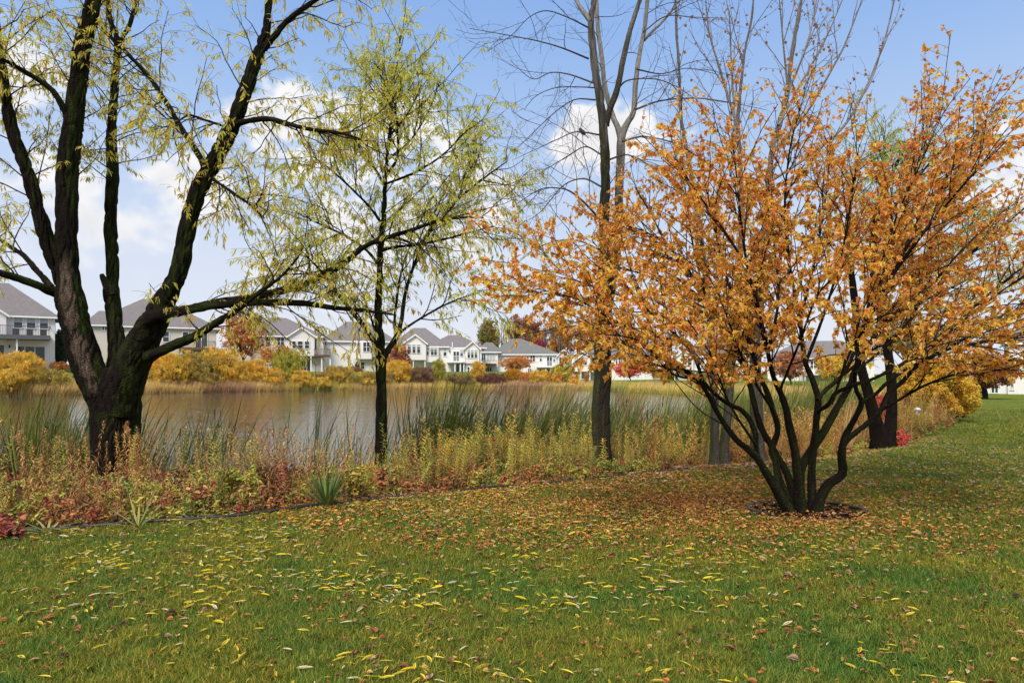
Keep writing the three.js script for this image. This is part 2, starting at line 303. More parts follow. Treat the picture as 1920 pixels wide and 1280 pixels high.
// --- large many-stemmed willow on the bank
const willowPal = [[0.82, 0.70, 0.08], [0.72, 0.68, 0.11], [0.84, 0.62, 0.06], [0.60, 0.62, 0.13], [0.68, 0.46, 0.12]];
const mossy = (bias, scar) => (t, a, p, nx, nz, f) => {
  const m = sm(0.02, 0.3, fbm(p.x * 2.2 + nx, p.y * 1.2, p.z * 2 + nz * 1.3, 4) + bias + nx * 0.2 + 0.25 * N3(p.x * 11 + nx * 4, p.y * 5, nz * 6)), g = 0.85 + 1.1 * fbm(p.x * 9 + nx * 9, p.y * 5, nz * 9, 3) + 0.5 * N3(nx * 26 + p.x * 20, p.y * 9, nz * 26);
  let c = [lerp(0.014, 0.026, m) * g, lerp(0.0095, 0.034, m) * g, lerp(0.007, 0.0075, m) * g];
  if (scar) { const k = scar(t, nx, nz, p) ; c = [lerp(c[0], 0.13 * g, k), lerp(c[1], 0.092 * g, k), lerp(c[2], 0.066 * g, k)]; }
  return c;
};
const willowOpts = (o = {}) => ({
  twigColor: [0.035, 0.026, 0.02], leafGeo: willowLeaf, leafSize: [0.085, 0.13], leafSpread: 0.9, leafAlong: 0.35, leafDroop: 0.55, palette: willowPal, leafColor: fromPalette(willowPal),
  levels: [{ perM: 3.9, len: [0.7, 1.9], ang: [0.5, 1.15], seg: 0.16, wig: 0.5, trop: 0.01, r: [0.012, 0.004], kidsFrom: 0.1 }, { perM: 6.5, len: [0.3, 0.75], ang: [0.4, 1.1], seg: 0.12, wig: 0.5, trop: -0.1, r: [0.004, 0.0016], leaves: 23 }], ...o });
{
  const D = 11.4, g = thing('willow_tree', 'large many-stemmed willow with dark mossy bark and sparse yellow leaves', 'tree', [X(215, D), Y(905, D), -D], null);
  const T = new Tree(g, 11, willowOpts());
  const bark = mossy(-0.02), scar = (t, nx, nz, p) => sm(0.87, 0.98, nz * 0.93 + 0.37 * nx + 0.16 * N3(p.x * 6, p.y * 3, 2) + 0.12 * N3(nx * 14, p.y * 9, nz * 14)) * sm(0.02, 0.07, t) * (1 - sm(0.25, 0.3, t)) * 0.85;
  T.limb('trunk', '212,945,60 214,900,50 216,860,43 216,800,42 217,760,44 218,722,40 222,690,30', D, D, bark, 150, 0.13, 0, 0, 0.04);
  T.limb('limb', '204,775,26 190,740,30 173,710,28 157,665,28 142,615,26 131,565,26 127,515,19.5 125,465,19 124,412,19 127,309,19 137,223,17 148,137,15.5 154,86,16 168,34,15 174,0,13 184,-70,11 196,-180,8 205,-300,4', D - 0.1, 10.9, mossy(-0.02, scar), 110, 0.13, 0.9, 0.4);
  T.limb('limb', '120,530,16 108,500,15 92,465,14.5 76,412,13 52,327,12 21,240,11 3,137,9 -8,60,8 -20,-60,5', 11.3, 10.5, bark, 60, 0.12, 1.3, 0.25);
  T.limb('limb', '128,222,8 120,206,6.5 96,168,5.5 69,148,5 34,127,4.5 0,110,4 -40,100,2.5', 11.1, 10.3, bark, 10, 0.1, 1.2, 0.2);
  T.limb('limb', '108,548,11 92,545,9 75,537,8 40,524,7.5 0,512,7 -60,500,5 -110,480,3', 11.2, 10.2, mossy(0.1), 12, 0.1, 1, 0.3);
  T.limb('limb', '96,540,7 80,520,6 62,500,5.5 45,480,5 15,460,4 -10,440,3 -40,400,2', 11.2, 11.8, mossy(0.05), 10, 0.1, 1.2, 0.3);
  T.limb('limb', '226,730,26 222,690,20 220,665,17 216,615,14.5 212,580,13.5 208,545,14 210,515,11.5 209,465,11.5 206,412,11 211,333,11.5 208,258,9 212,190,8 215,137,7 220,79,7 206,34,5 200,0,4.5 196,-80,3', 11.5, 12.3, mossy(0.16), 76, 0.13, 0.9, 0.45);
  T.limb('limb', '210,552,9 200,535,8 192,520,6.5 190,514,4', 11.5, 11.4, bark, 12, 0.2, 0);
  T.limb('limb', '219,85,5 230,68,4.5 240,52,4.5 250,20,4 256,-10,3.5 262,-70,2', 12.1, 12.3, mossy(0.12), 8, 0.1, 1.2, 0.2);
  T.limb('limb', '224,775,30 234,725,34 250,672,33 268,640,29 284,612,25 300,580,22 318,545,18 333,515,16.5 344,465,16 354,412,15.5 378,344,16 412,282,15 442,220,14 461,165,13 481,110,12.5 498,62,10 502,30,7 504,0,6 508,-60,4', 11.3, 10.7, mossy(0.1), 100, 0.13, 0.9, 0.42);
  T.limb('limb', '494,90,8 512,70,6 536,41,5.5 565,18,5 591,0,4.5 640,-35,2.5', 10.8, 10.3, bark, 10, 0.1, 1.4, 0.2);
  T.limb('limb', '388,325,8 375,295,6 344,247,5.2 309,189,5 282,148,4.5 241,103,4 213,76,3.5 182,38,3 160,0,2', 10.9, 11.5, bark, 10, 0.1, 1.5, 0.12);
  T.limb('limb', '444,232,7 460,227,5.5 505,223,5 547,234,4.5 581,242,4 640,250,3 680,262,1.6', 10.8, 10.0, bark, 10, 0.1, 2, 0.2);
  T.limb('limb', '436,240,4 423,237,2.8 378,223,2.5 354,216,2.2 316,240,1.6', 10.8, 10.2, bark, 6, 0.1, 2, 0.2);
  T.limb('limb', '392,332,5 405,340,3.5 440,364,3.2 470,385,2.6 495,409,2', 10.9, 10.2, bark, 6, 0.1, 2.4, 0.2);
  T.limb('limb', '268,630,22 272,606,16 292,592,12 312,587,11 350,581,9 400,573,7.5 487,567,6.5 575,569,5.8 619,576,5 673,581,4 704,585,3 740,590,1.6', 11.1, 10.2, mossy(0.12), 16, 0.12, 1.2, 0.25);
  T.limb('limb', '330,586,9 360,578,8.5 400,568,8 466,559,8 520,546,7.5 564,535,7 597,520,6.5 640,497,5.8 684,462,5 730,444,4.5 772,431,4 815,416,3.4 861,408,2.6 907,408,1.8', 11.1, 10.6, mossy(0.1), 14, 0.12, 1.3, 0.2);
  T.limb('limb', '278,668,13 292,662,10 325,647,9.5 362,632,9 400,608,7.5 433,588,6.5 450,575,6 490,545,4.5 530,515,3 560,480,2', 11.1, 10.1, mossy(0.2), 14, 0.12, 1.3, 0.35);
  T.finish(300);
}
// --- slender willow
{
  const D = 11.3, g = thing('willow_tree', 'slender young willow with one straight trunk and yellow-green crown', 'tree', [X(714, D), Y(915, D), -D], null);
  const pal = [[0.78, 0.72, 0.10], [0.66, 0.68, 0.12], [0.57, 0.62, 0.14], [0.82, 0.69, 0.08], [0.70, 0.66, 0.12]];
  const T = new Tree(g, 23, willowOpts({ palette: pal, leafColor: fromPalette(pal), leafSize: [0.08, 0.12], levels: [{ perM: 4.0, len: [0.7, 1.6], ang: [0.4, 1.1], seg: 0.16, wig: 0.45, trop: 0.03, r: [0.011, 0.004], kidsFrom: 0.1 }, { perM: 7.5, len: [0.3, 0.7], ang: [0.4, 1.1], seg: 0.12, wig: 0.45, trop: -0.07, r: [0.0045, 0.002], leaves: 33 }] }));
  const b = mossy(0.06), mossUp = mossy(0.16);
  T.limb('trunk', '712,945,20 713,905,15 714,860,12.5 715,800,11 715,717,9.8 714,662,11 711,625,8.5 710,607,7.5 709,564,7 712,520,6.4 713,470,6 718,414,5.6 721,355,5 726,296,4.2 733,224,3.2 735,168,2.6 746,109,1.8 750,66,1', D, D, b, 64, 0.1, 1.0, 0.52);
  T.limb('limb', '710,662,7 700,640,5.5 691,623,4.6 662,588,4 632,548,3.4 605,512,2.6 575,480,1.6', D, 10.5, b, 10, 0.1, 1.2, 0.35);
  T.limb('limb', '708,642,3.5 700,610,2.6 690,580,2 678,548,1.4', D, 11.9, b, 6, 0.1, 1.2, 0.3);
  T.limb('limb', '720,668,7 728,655,6 741,634,5.2 752,603,4.4 759,553,3.8 775,500,3 800,440,2.2 830,385,1.4', D, 11.6, mossUp, 10, 0.1, 1.2, 0.4);
  T.limb('limb', '740,640,4 752,622,3 772,607,2.6 816,581,2.2 855,562,1.8 900,548,1.2', D, 10.6, b, 6, 0.1, 1.4, 0.3);
  T.limb('limb', '742,630,4 740,600,3 744,560,2.6 752,510,2 770,455,1.3', D, 12, b, 6, 0.1, 1, 0.3);
  T.limb('limb', '713,470,4 740,463,3.2 782,459,2.8 830,449,2.4 861,441,2 926,424,1.2', D, 10.8, b, 6, 0.1, 1.4, 0.2);
  T.limb('limb', '716,445,4 750,448,3 785,458,2.6 815,421,2.6 861,372,2.4 910,332,2 950,303,1.2', D, 11.8, b, 6, 0.1, 1.5, 0.2);
  T.limb('limb', '860,374,2 874,340,1.8 885,303,1.6 892,262,1', 11.6, 11.9, b, 6, 0.1, 2.2, 0.1);
  T.limb('limb', '712,500,3.6 690,472,3 655,446,2.6 600,420,2 555,398,1.2', D, 12.2, b, 6, 0.1, 1.5, 0.25);
  T.limb('limb', '717,420,3.4 690,385,2.6 650,345,2.2 610,310,1.6 580,290,1', D, 10.7, b, 6, 0.1, 1.5, 0.2);
  T.limb('limb', '722,350,3 700,312,2.4 672,272,2 640,232,1.4 620,205,0.9', D, 11.9, b, 6, 0.1, 1.6, 0.2);
  T.limb('limb', '724,330,3 743,300,2.6 746,257,2.4 738,191,1.8 720,130,1', D, 11.0, b, 6, 0.1, 1.4, 0.2);
  T.limb('limb', '726,300,2.8 770,262,2.2 805,205,1.6 825,150,1', D, 11.8, b, 6, 0.1, 1.6, 0.2);
  T.limb('limb', '722,345,2.8 780,322,2.2 830,290,1.8 880,240,1', D, 10.7, b, 6, 0.1, 1.6, 0.2);
  T.limb('limb', '730,255,2.2 765,212,1.6 790,160,1', D, 10.9, b, 6, 0.1, 1.6, 0.2);
  T.limb('limb', '733,224,2 705,178,1.4 680,142,0.9', D, 11.7, b, 6, 0.1, 1.6, 0.2);
  T.finish(300);
}
// --- bare cottonwood with two tall stems
const grayBark = (lo, hi, a, b) => (t, ang, p, nx, nz) => { const k = sm(a, b, p.y + 1.1 * N3(p.x * 3 + nx, p.y * 2.2, nz * 2) + 0.5 * N3(nx * 6, p.y * 7, nz * 6)), g = 0.72 + 0.62 * Math.abs(fbm(nx * 4 + p.x, p.y * 1.4, nz * 4, 3)) * 2.2, m = sm(0.0, 0.25, fbm(nx * 2, p.y * 0.7, nz * 2 + 4, 3) - 0.35 * nx) * (1 - k) * 0.8; const ring = k * 0.35 * sm(0.25, 0.4, N3(nx, p.y * 16, nz)); return [0, 1, 2].map((i) => lerp(lerp(lo[i], hi[i], k), [0.055, 0.058, 0.024][i], m) * g * (1 - ring)); };
{
  const D = 11.4, g = thing('cottonwood_tree', 'tall bare cottonwood with two straight stems beside the orange maple', 'tree', [X(1130, D), Y(905, D), -D], null);
  const T = new Tree(g, 37, { twigColor: [0.085, 0.062, 0.052], leafGeo: broadLeaf, levels: [
    { perM: 1.2, len: [0.5, 1.7], ang: [0.6, 1.2], seg: 0.14, wig: 0.42, trop: -0.02, r: [0.008, 0.003], kidsFrom: 0.1 }, { perM: 4.2, len: [0.25, 0.9], ang: [0.5, 1.2], seg: 0.12, wig: 0.5, trop: -0.03, r: [0.004, 0.0022], kidsFrom: 0.1 }, { perM: 3.4, len: [0.08, 0.3], ang: [0.5, 1.2], seg: 0.08, wig: 0.5, trop: 0, r: [0.0026, 0.0018] }] });
  const b = grayBark([0.036, 0.031, 0.023], [0.2, 0.18, 0.16], 5.2, 7.6), pale = grayBark([0.05, 0.042, 0.034], [0.27, 0.245, 0.22], 3.8, 6.6), br = [0.1, 0.075, 0.065];
  T.limb('trunk', '1132,925,27 1131,895,22 1130,870,19.5 1128,826,18 1128,746,16.8 1130,680,16.5 1130,581,14.5 1133,487,11.5 1133,409,10.5 1135,331,9.5 1132,241,9 1120,155,8 1111,86,7.2 1108,34,6.8 1114,0,5.6 1120,-80,4.5 1126,-220,2.5', D, D - 0.2, b, 84, 0.1, 0.55, 0.4);
  T.limb('stem', '1136,600,9 1146,540,8 1156,480,8 1160,425,8 1161,362,8 1164,292,8 1166,255,8 1178,228,5.8 1187,213,5.4 1192,155,5 1199,103,4.4 1209,52,4 1214,0,3.7 1224,-90,3 1236,-200,1.6', D + 0.15, 12.2, pale, 20, 0.08, 0.6, 0.35);
  T.limb('limb', '1165,262,7 1158,238,5.6 1150,220,5.2 1135,165,4.8 1128,103,4.4 1121,52,4 1119,0,3.6 1116,-100,2.2', 12, 12.7, pale, 12, 0.06, 0.7, 0.3);
  T.limb('limb', '1136,236,7 1142,210,6.4 1156,172,6 1169,110,5.4 1183,52,4.8 1200,0,4.2 1222,-80,2.5', 11.3, 10.7, grayBark([0.06, 0.05, 0.042], [0.2, 0.18, 0.16], 6, 8), 12, 0.08, 0.8, 0.3);
  T.limb('limb', '1108,40,4.5 1094,21,4 1080,0,3.6 1060,-50,2', 11.2, 11.6, pale, 8, 0.05, 0.8, 0.3);
  T.limb('limb', '1208,75,3.4 1222,60,3 1238,45,2.8 1269,7,2.4 1295,-35,1.4', 12.3, 12.6, pale, 8, 0.05, 1.2, 0.3);
  const bough = (s, d1, k = 1.4) => T.limb('bough', s.split(' ').map((q) => { const v = q.split(','); v[2] = v[2] * 0.66; return v.join(','); }).join(' '), 11.35, d1, br, 6, 0, k * 1.7, 0.12);
  bough('1104,52,2.6 1066,33,1.8 1025,20,1.5 994,31,1.2 960,65,1 915,95,0.6', 10.4);
  bough('1104,110,2.8 1052,89,2 1010,77,1.6 970,69,1.3 880,53,0.7', 10.9);
  bough('1112,155,2.6 1066,139,1.8 1032,136,1.5 1001,148,1.2 956,113,0.6', 12.2);
  bough('1116,187,2.6 1080,186,1.8 1046,206,1.5 997,251,1.1 970,278,0.6', 10.5);
  bough('1122,165,2.4 1090,163,1.7 1040,165,1.3 1005,180,1 985,202,0.6', 12.4);
  bough('1126,253,2.6 1080,247,1.8 1046,261,1.5 1000,282,1 963,299,0.6', 10.8, 1.8);
  bough('1128,290,2.6 1097,275,1.8 1066,292,1.5 1011,325,0.8', 12.2, 1.8);
  bough('1126,412,4 1094,378,3 1066,357,2.4 1040,352,1.8 1015,354,1.5 970,381,0.8', 10.4, 2.6);
  bough('1128,350,3 1095,335,2 1060,345,1.6 1010,400,1 975,420,0.6', 11.9, 2.2);
  bough('1128,470,3 1080,450,2 1030,455,1.4 980,480,0.7', 10.9, 1.8);
  bough('1160,165,2.6 1176,151,2 1228,148,1.6 1266,161,1.3 1314,192,0.7', 10.5);
  bough('1192,205,3 1238,189,2.2 1307,184,1.8 1369,192,1.3 1437,206,0.7', 12.8);
  bough('1168,265,3 1204,256,2.2 1255,265,1.6 1300,285,0.8', 12.9, 1.8);
  bough('1140,300,3 1175,290,2 1220,310,1.5 1270,330,0.8', 10.6, 2);
  bough('1195,130,2.4 1240,138,1.6 1290,128,1.2 1350,140,0.6', 12.8);
  bough('1206,60,2.2 1250,30,1.6 1300,32,1.2 1363,34,0.6', 12.8);
  T.finish(0);
}
// --- grey aspens behind the maple
function aspen(seed, label, D, base, limbs, name = 'aspen_tree') {
  const g = thing(name, label, 'tree', [X(base[0], D), Y(base[1], D), -D], null), pal = [[0.5, 0.28, 0.04], [0.5, 0.2, 0.04], [0.42, 0.14, 0.05]];
  const T = new Tree(g, seed, { twigColor: [0.16, 0.12, 0.10], leafGeo: broadLeaf, palette: pal, leafSize: [0.05, 0.075], leafSpread: 1, leafAlong: 0.2, leafDroop: 0.5, leafColor: fromPalette(pal), levels: [
    { perM: 1.9, len: [0.7, 1.9], ang: [0.3, 0.7], seg: 0.2, wig: 0.22, trop: 0.05, r: [0.01, 0.004], kidsFrom: 0.15 }, { perM: 3, len: [0.25, 0.8], ang: [0.3, 0.8], seg: 0.14, wig: 0.3, trop: 0.03, r: [0.0045, 0.0026], leaves: 5 }], bare: (p) => (p.x > 3.2 ? 1 : 0.35) });
  const b = grayBark([0.085, 0.072, 0.063], [0.25, 0.22, 0.195], 2.6, 5), th = grayBark([0.1, 0.085, 0.075], [0.25, 0.22, 0.195], 2, 4);
  for (const [s, d1, big] of limbs) T.limb(big ? 'trunk' : 'limb', s, D, d1, big ? b : th, big ? 60 : 8, big ? 0.06 : 0.03, big ? 0.55 : 1.1, big ? 0.55 : 0.15);
  return T.finish(0);
}
aspen(51, 'grey aspen with two trunks joined at the foot, left of the maple stems', 12.4, [1348, 866], [
  ['1338,885,16 1340,862,10.5 1340,820,8.5 1340,760,7.8 1337,660,7 1326,540,6 1308,400,5 1290,292,4 1278,223,3.4 1274,137,3 1269,62,2.6 1266,-30,2 1262,-140,1', 13.4, true],
  ['1360,886,18 1357,862,12 1359,830,9.5 1364,780,8.2 1371,703,7.4 1382,580,6.4 1390,430,5.4 1388,300,4.6 1384,236,4.2 1390,155,3.4 1397,96,2.8 1410,34,2.2 1416,-60,1.2', 13.2, true],
  ['1384,240,3 1366,182,2.6 1345,113,2.1 1330,60,1.6 1322,-20,0.9', 12.4], ['1370,330,2.6 1378,240,2.2 1372,130,1.8 1368,20,1.2', 13.6]]);
aspen(57, 'single grey aspen trunk rising behind the maple stems', 13.1, [1420, 858], [
  ['1424,880,22 1421,856,14.5 1420,810,12.6 1418,760,12 1416,700,11.4 1424,560,9 1438,400,7 1448,285,5.6 1464,226,5.2 1476,179,4.8 1483,120,4.2 1490,76,3.8 1500,20,3.2 1508,-60,2.2 1515,-160,1', 14.2, true],
  ['1446,290,3.2 1490,240,2.6 1520,200,2.3 1560,130,2 1582,89,1.7 1617,0,1.2', 12.8], ['1445,340,3.2 1520,290,2.6 1582,237,2.4 1624,165,2.1 1658,79,1.7 1680,-10,1.1', 14.4],
  ['1475,180,2.4 1500,120,2 1520,60,1.6 1535,-20,1', 13.8], ['1478,170,2.2 1470,90,1.8 1462,0,1.2', 12.8], ['1460,235,2.4 1500,160,2 1545,80,1.6 1580,0,1', 15]]);
// --- dark willow farther back at the bed's corner
{
  const D = 15.5, g = thing('willow_tree', 'dark forked willow trunk behind the maple, with pale green crown above', 'tree', [X(1652, D), Y(836, D), -D], null), pal = [[0.58, 0.60, 0.12], [0.68, 0.64, 0.11], [0.50, 0.56, 0.14]];
  const T = new Tree(g, 71, willowOpts({ palette: pal, leafColor: fromPalette(pal), leafSize: [0.08, 0.12], levels: [{ perM: 3.2, len: [0.9, 2.1], ang: [0.4, 1], seg: 0.2, wig: 0.4, trop: 0.02, r: [0.012, 0.005], kidsFrom: 0.1 }, { perM: 5, len: [0.4, 0.9], ang: [0.4, 1], seg: 0.15, wig: 0.4, trop: -0.06, r: [0.005, 0.003], leaves: 34 }] }));
  const b = mossy(-0.2);
  T.limb('trunk', '1652,850,24 1650,828,17 1644,800,13 1637,770,11 1628,735,9.5 1618,700,8.5 1610,650,8 1606,590,7 1596,500,6 1590,420,5 1600,350,4 1610,290,2', D, 15, b, 20, 0.12, 1, 0.55);
  T.limb('trunk', '1662,846,20 1667,818,13 1672,780,10 1673,740,9 1671,700,8.5 1662,640,8 1650,570,8 1640,520,7.5 1638,460,6.5 1645,400,5.5 1672,330,4 1700,270,2', D, 15.8, b, 20, 0.12, 1, 0.55);
  for (const [s, d1] of [['1640,500,4 1680,430,3 1730,380,2.4 1790,350,1.2', 16.6], ['1642,440,4 1690,370,3 1740,310,2 1770,275,1', 15], ['1650,560,4 1720,500,3 1790,450,2.4 1840,400,1.2', 16.2], ['1645,400,3.4 1660,330,2.4 1650,280,1.2', 16.6], ['1655,600,4 1740,560,3 1820,520,2 1870,480,1.2', 15]]) T.limb('limb', s, D, d1, b, 8, 0.1, 1.4, 0.2);
  T.finish(0);
}
// --- many-stemmed orange maple
{
  const D = 7.88, g = thing('maple_tree', 'wide many-stemmed maple with orange autumn leaves on the lawn', 'tree', [X(1510, D), Y(962, D), -D], null);
  const pal = [[0.90, 0.44, 0.08], [0.91, 0.57, 0.09], [0.86, 0.33, 0.08], [0.92, 0.66, 0.08], [0.74, 0.23, 0.07], [0.91, 0.52, 0.20]];
  const colour = (p, rng) => { const h = sm(1.6, 4.6, p.y) * 0.75 + sm(3.5, 7, p.x) * 0.2, k = 1 + (rng() - 0.5) * 0.4, q = rng(); const c = q < 0.7 - 0.42 * h ? pick(rng, [pal[1], pal[3], pal[0]]) : q < 0.9 - 0.3 * h ? pick(rng, [pal[0], pal[5]]) : pick(rng, [pal[2], pal[4], pal[0]]); return C(c[0] * k, c[1] * k, c[2] * k); };
  const T = new Tree(g, 91, { twigColor: [0.028, 0.02, 0.018], leafGeo: mapleLeaf, leafSize: [0.04, 0.068], leafSpread: 1.2, leafAlong: 0.25, leafDroop: 0.45, palette: pal, leafColor: colour,
    bare: (p) => (p.y > 4.2 || p.x > 5.6 ? 0.5 : 1), keep: (p) => p.y > 1.5 && Math.hypot(p.x, p.z, p.y - EYE) > 4.2,
    levels: [{ perM: 6.6, len: [0.5, 1.35], ang: [0.25, 0.85], seg: 0.14, wig: 0.3, trop: 0.03, r: [0.009, 0.0035], kidsFrom: 0.15 }, { perM: 8.0, len: [0.15, 0.5], ang: [0.4, 1.1], seg: 0.1, wig: 0.4, trop: 0.0, r: [0.0035, 0.0015], leaves: 44 }] });
  const b = (t, a, p, nx, nz) => { const m = sm(-0.02, 0.26, fbm(p.x * 2 + 3 + nx, p.y * 1.6, p.z * 2, 3) + 0.16 * nx + 0.12) * (1 - sm(1.1, 1.9, p.y)), q = 0.75 + 0.7 * fbm(p.x * 8 + nx * 3, p.y * 5, nz * 4, 3); return [lerp(0.02, 0.036, m) * q, lerp(0.0145, 0.042, m) * q, lerp(0.011, 0.014, m) * q]; };
  const st = (s, d1, spawn = 1, from = 0.42) => T.limb('stem', s.split(' ').map((q) => { const v = q.split(','); v[2] = v[2] * 0.88; return v.join(','); }).join(' '), D, d1, b, 14, 0.09, spawn, from);
  st('1488,985,20 1472,946,12 1449,906,9.5 1417,855,8.2 1380,823,6.6 1350,781,5.6 1327,738,5 1306,709,4.6 1268,685,3.6 1231,669,3 1189,666,2.4 1150,650,1.5', 6.9);
  st('1420,858,7 1418,835,6.4 1417,813,6 1404,784,5.6 1390,768,5.4 1366,757,5 1340,738,4.6 1318,712,4.2 1304,672,3.8 1279,640,3.4 1245,608,3 1200,572,2.6 1140,545,2 1070,520,1.4 1010,470,0.8', 7.1, 1.3, 0.5);
  st('1495,985,18 1478,940,10 1460,895,9 1454,863,8 1447,845,7.5 1459,805,7 1449,768,6.4 1438,733,6 1425,707,5.4 1408,650,4.6 1375,560,3.6 1350,470,2.6 1330,380,1.6 1318,320,0.9', 8.6);
  st('1498,980,16 1488,924,9 1473,882,8 1452,845,7.6 1427,800,7 1412,746,6.2 1400,700,5.4 1376,650,4.6 1345,590,4 1300,520,3.2 1250,460,2.4 1200,430,1.6 1150,420,0.9', 9.6, 1.2);
  st('1505,985,18 1498,911,10.5 1491,845,9.5 1481,800,8.6 1473,760,7.6 1462,733,6.8 1451,707,6 1440,660,5.2 1425,590,4.2 1402,500,3.2 1388,400,2.4 1378,300,1.4 1372,260,0.8', 7.0);
  st('1500,980,16 1502,879,10 1518,850,9.6 1534,826,9 1555,792,8.5 1576,754,7.8 1595,720,7 1604,690,6 1640,630,5 1700,540,4 1760,440,3 1800,350,2 1830,250,1.2 1845,180,0.7', 9.2);
  st('1526,985,18 1524,940,10.5 1522,893,9 1526,839,8.2 1531,786,7.6 1534,746,7 1522,707,6.2 1511,680,5.6 1500,600,4.6 1482,500,3.6 1472,400,2.8 1480,290,1.9 1500,200,1', 8.3);
  st('1534,772,5.6 1541,766,5.2 1555,757,5 1566,738,4.8 1592,725,4.4 1640,709,4 1720,665,3.2 1800,605,2.6 1880,545,2 1960,490,1.2', 6.6, 1.1, 0.35);
  st('1533,750,5 1552,728,4.8 1582,701,4.4 1604,655,4 1640,560,3.2 1680,450,2.6 1712,340,1.9 1738,240,1.2 1750,180,0.7', 8.7, 1.1, 0.3);
  st('1528,985,20 1536,940,12 1555,906,10.5 1579,890,9.5 1579,853,8.6 1584,821,7.6 1605,781,6.6 1616,754,5.8 1606,730,5 1604,700,4.6 1622,600,3.8 1652,500,3 1684,400,2.2 1730,300,1.4 1765,220,0.8', 7.2);
  st('1581,836,6 1590,823,6 1619,800,6 1653,768,5.6 1664,741,5.4 1693,715,5 1722,685,4.6 1800,640,3.6 1880,600,2.8 1960,556,2 2040,520,1', 8.6, 1.2, 0.35);
  st('1612,758,4.6 1643,738,4.4 1661,720,4.2 1700,692,3.4 1780,655,2.8 1860,640,2.2 1960,628,1.2', 7.2, 1.1, 0.35);
  const rk = (s, a, d1, k = 1.15) => T.limb('limb', s, a, d1, b, 8, 0.05, k, 0.2);
  rk('1722,685,4 1740,655,3.4 1810,590,2.8 1900,515,2 1980,460,1', 8.4, 8.8); rk('1640,630,4 1740,540,3.2 1850,450,2.4 1940,375,1.2', 8.6, 9.4); rk('1620,600,3.6 1700,480,3 1800,355,2 1890,262,1', 7.5, 6.8);
  rk('1604,655,3.4 1670,520,2.6 1750,380,1.9 1815,265,1', 8.2, 7.6); rk('1511,680,3.6 1545,590,2.8 1580,470,2.1 1600,350,1.4 1612,270,0.7', 8, 7.2); rk('1500,600,3.2 1530,480,2.6 1550,360,1.8 1560,250,1', 8, 9); rk('1440,660,3.4 1460,560,2.6 1450,440,2 1440,330,1.2', 7.3, 8.6);
  rk('1376,650,3 1330,570,2.4 1300,460,1.8 1285,350,1', 9, 8.4); rk('1345,590,2.6 1290,560,2.2 1220,520,1.7 1160,500,1', 9.2, 10); rk('1279,640,2.6 1220,628,2 1150,600,1.6 1080,560,1.1 1000,540,0.6', 7.2, 6.4); rk('1318,712,2.8 1260,700,2 1200,640,1.5 1120,625,1', 7.3, 6.2);
  rk('1231,669,2 1190,640,1.6 1130,620,1.2 1060,600,0.7', 7, 7.6); rk('1402,500,2.6 1350,420,2 1300,350,1.4 1270,300,0.8', 7.1, 6.7); rk('1250,460,2 1220,400,1.6 1190,350,1', 9.4, 9.8); rk('1200,572,2 1150,500,1.6 1110,450,1', 7.2, 8); rk('1655,768,3 1740,720,2.4 1830,690,1.8 1910,670,1', 8, 7); rk('1560,757,3 1600,650,2.4 1640,600,1.8 1700,580,1', 7, 6.2); rk('1462,733,3 1500,640,2.2 1530,560,1.6 1560,520,1', 7.5, 6.3); rk('1449,768,3 1400,690,2.2 1370,610,1.6 1350,560,1', 8.2, 6.8); rk('1418,835,3 1370,760,2 1330,660,1.5 1290,600,1', 7.6, 6.4);
  rk('1584,701,3 1660,640,2.4 1740,600,1.8 1820,560,1', 8.6, 9.8); rk('1604,700,3 1690,620,2.4 1760,520,1.8 1850,420,1', 7.4, 8);
  T.finish(300);
  // bird's nest wedged in the right-hand fork
  const nb = new MB(), rng = rngOf(5), c = at(1722, 662, 8.45);
  const nest = thing('bird_nest', 'round twig bird nest wedged in a maple fork', 'nest', [c.x, c.y, c.z]);
  for (let k = 0; k < 150; k++) { const a = rng() * 6.28, h = (rng() - 0.5) * 0.1, r = 0.085 * Math.sqrt(1 - (h / 0.075) ** 2 * 0.6), pts = []; for (let j = 0; j < 5; j++) { const q = a + j * 0.32; pts.push(V(Math.cos(q) * r * (0.8 + 0.3 * rng()), h + (rng() - 0.5) * 0.03, Math.sin(q) * r * (0.8 + 0.3 * rng()))); } nb.tube(pts, [0.004, 0.004, 0.004, 0.003, 0.002], 3, [0.09 + 0.05 * rng(), 0.07, 0.05]); }
  nb.build('twig_cup', TWIG, nest);
}

// ---------------------------------------------------------------- houses across the water
const SIDING = std(0.74, 0.71, 0.68, 0.8), SIDING_WARM = std(0.58, 0.53, 0.46, 0.8), TRIM = std(0.8, 0.79, 0.77, 0.6), ROOF = null, DECKWHITE = std(0.74, 0.74, 0.75, 0.6), DECKGREY = std(0.10, 0.10, 0.11, 0.7), DECKBROWN = std(0.13, 0.075, 0.05, 0.8), SCREEN = std(0.05, 0.055, 0.065, 0.6), BLIND = std(0.42, 0.47, 0.44, 0.7), STONE = std(0.32, 0.27, 0.23, 0.95);
const GLASS = new THREE.MeshPhysicalMaterial({ color: C(0.03, 0.036, 0.042), roughness: 0.06, side: THREE.DoubleSide }), DOORGLASS = new THREE.MeshPhysicalMaterial({ color: C(0.035, 0.05, 0.055), roughness: 0.08, side: THREE.DoubleSide }), CHAIR = std(0.04, 0.03, 0.03, 0.7);
const shingle = grainTexture(256, (u, v) => { const row = Math.floor(v * 32), k = (Math.sin(row * 127.1 + Math.floor((u + (row % 2) * 0.03) * 16) * 311.7) * 43758.5) % 1; return 0.72 + 0.22 * Math.abs(k) + 0.1 * tileNoise(u, v, 20, 3); });
const roofMat = (r, g, b) => new THREE.MeshStandardMaterial({ color: C(r, g, b), map: shingle, roughness: 0.95, side: THREE.DoubleSide });
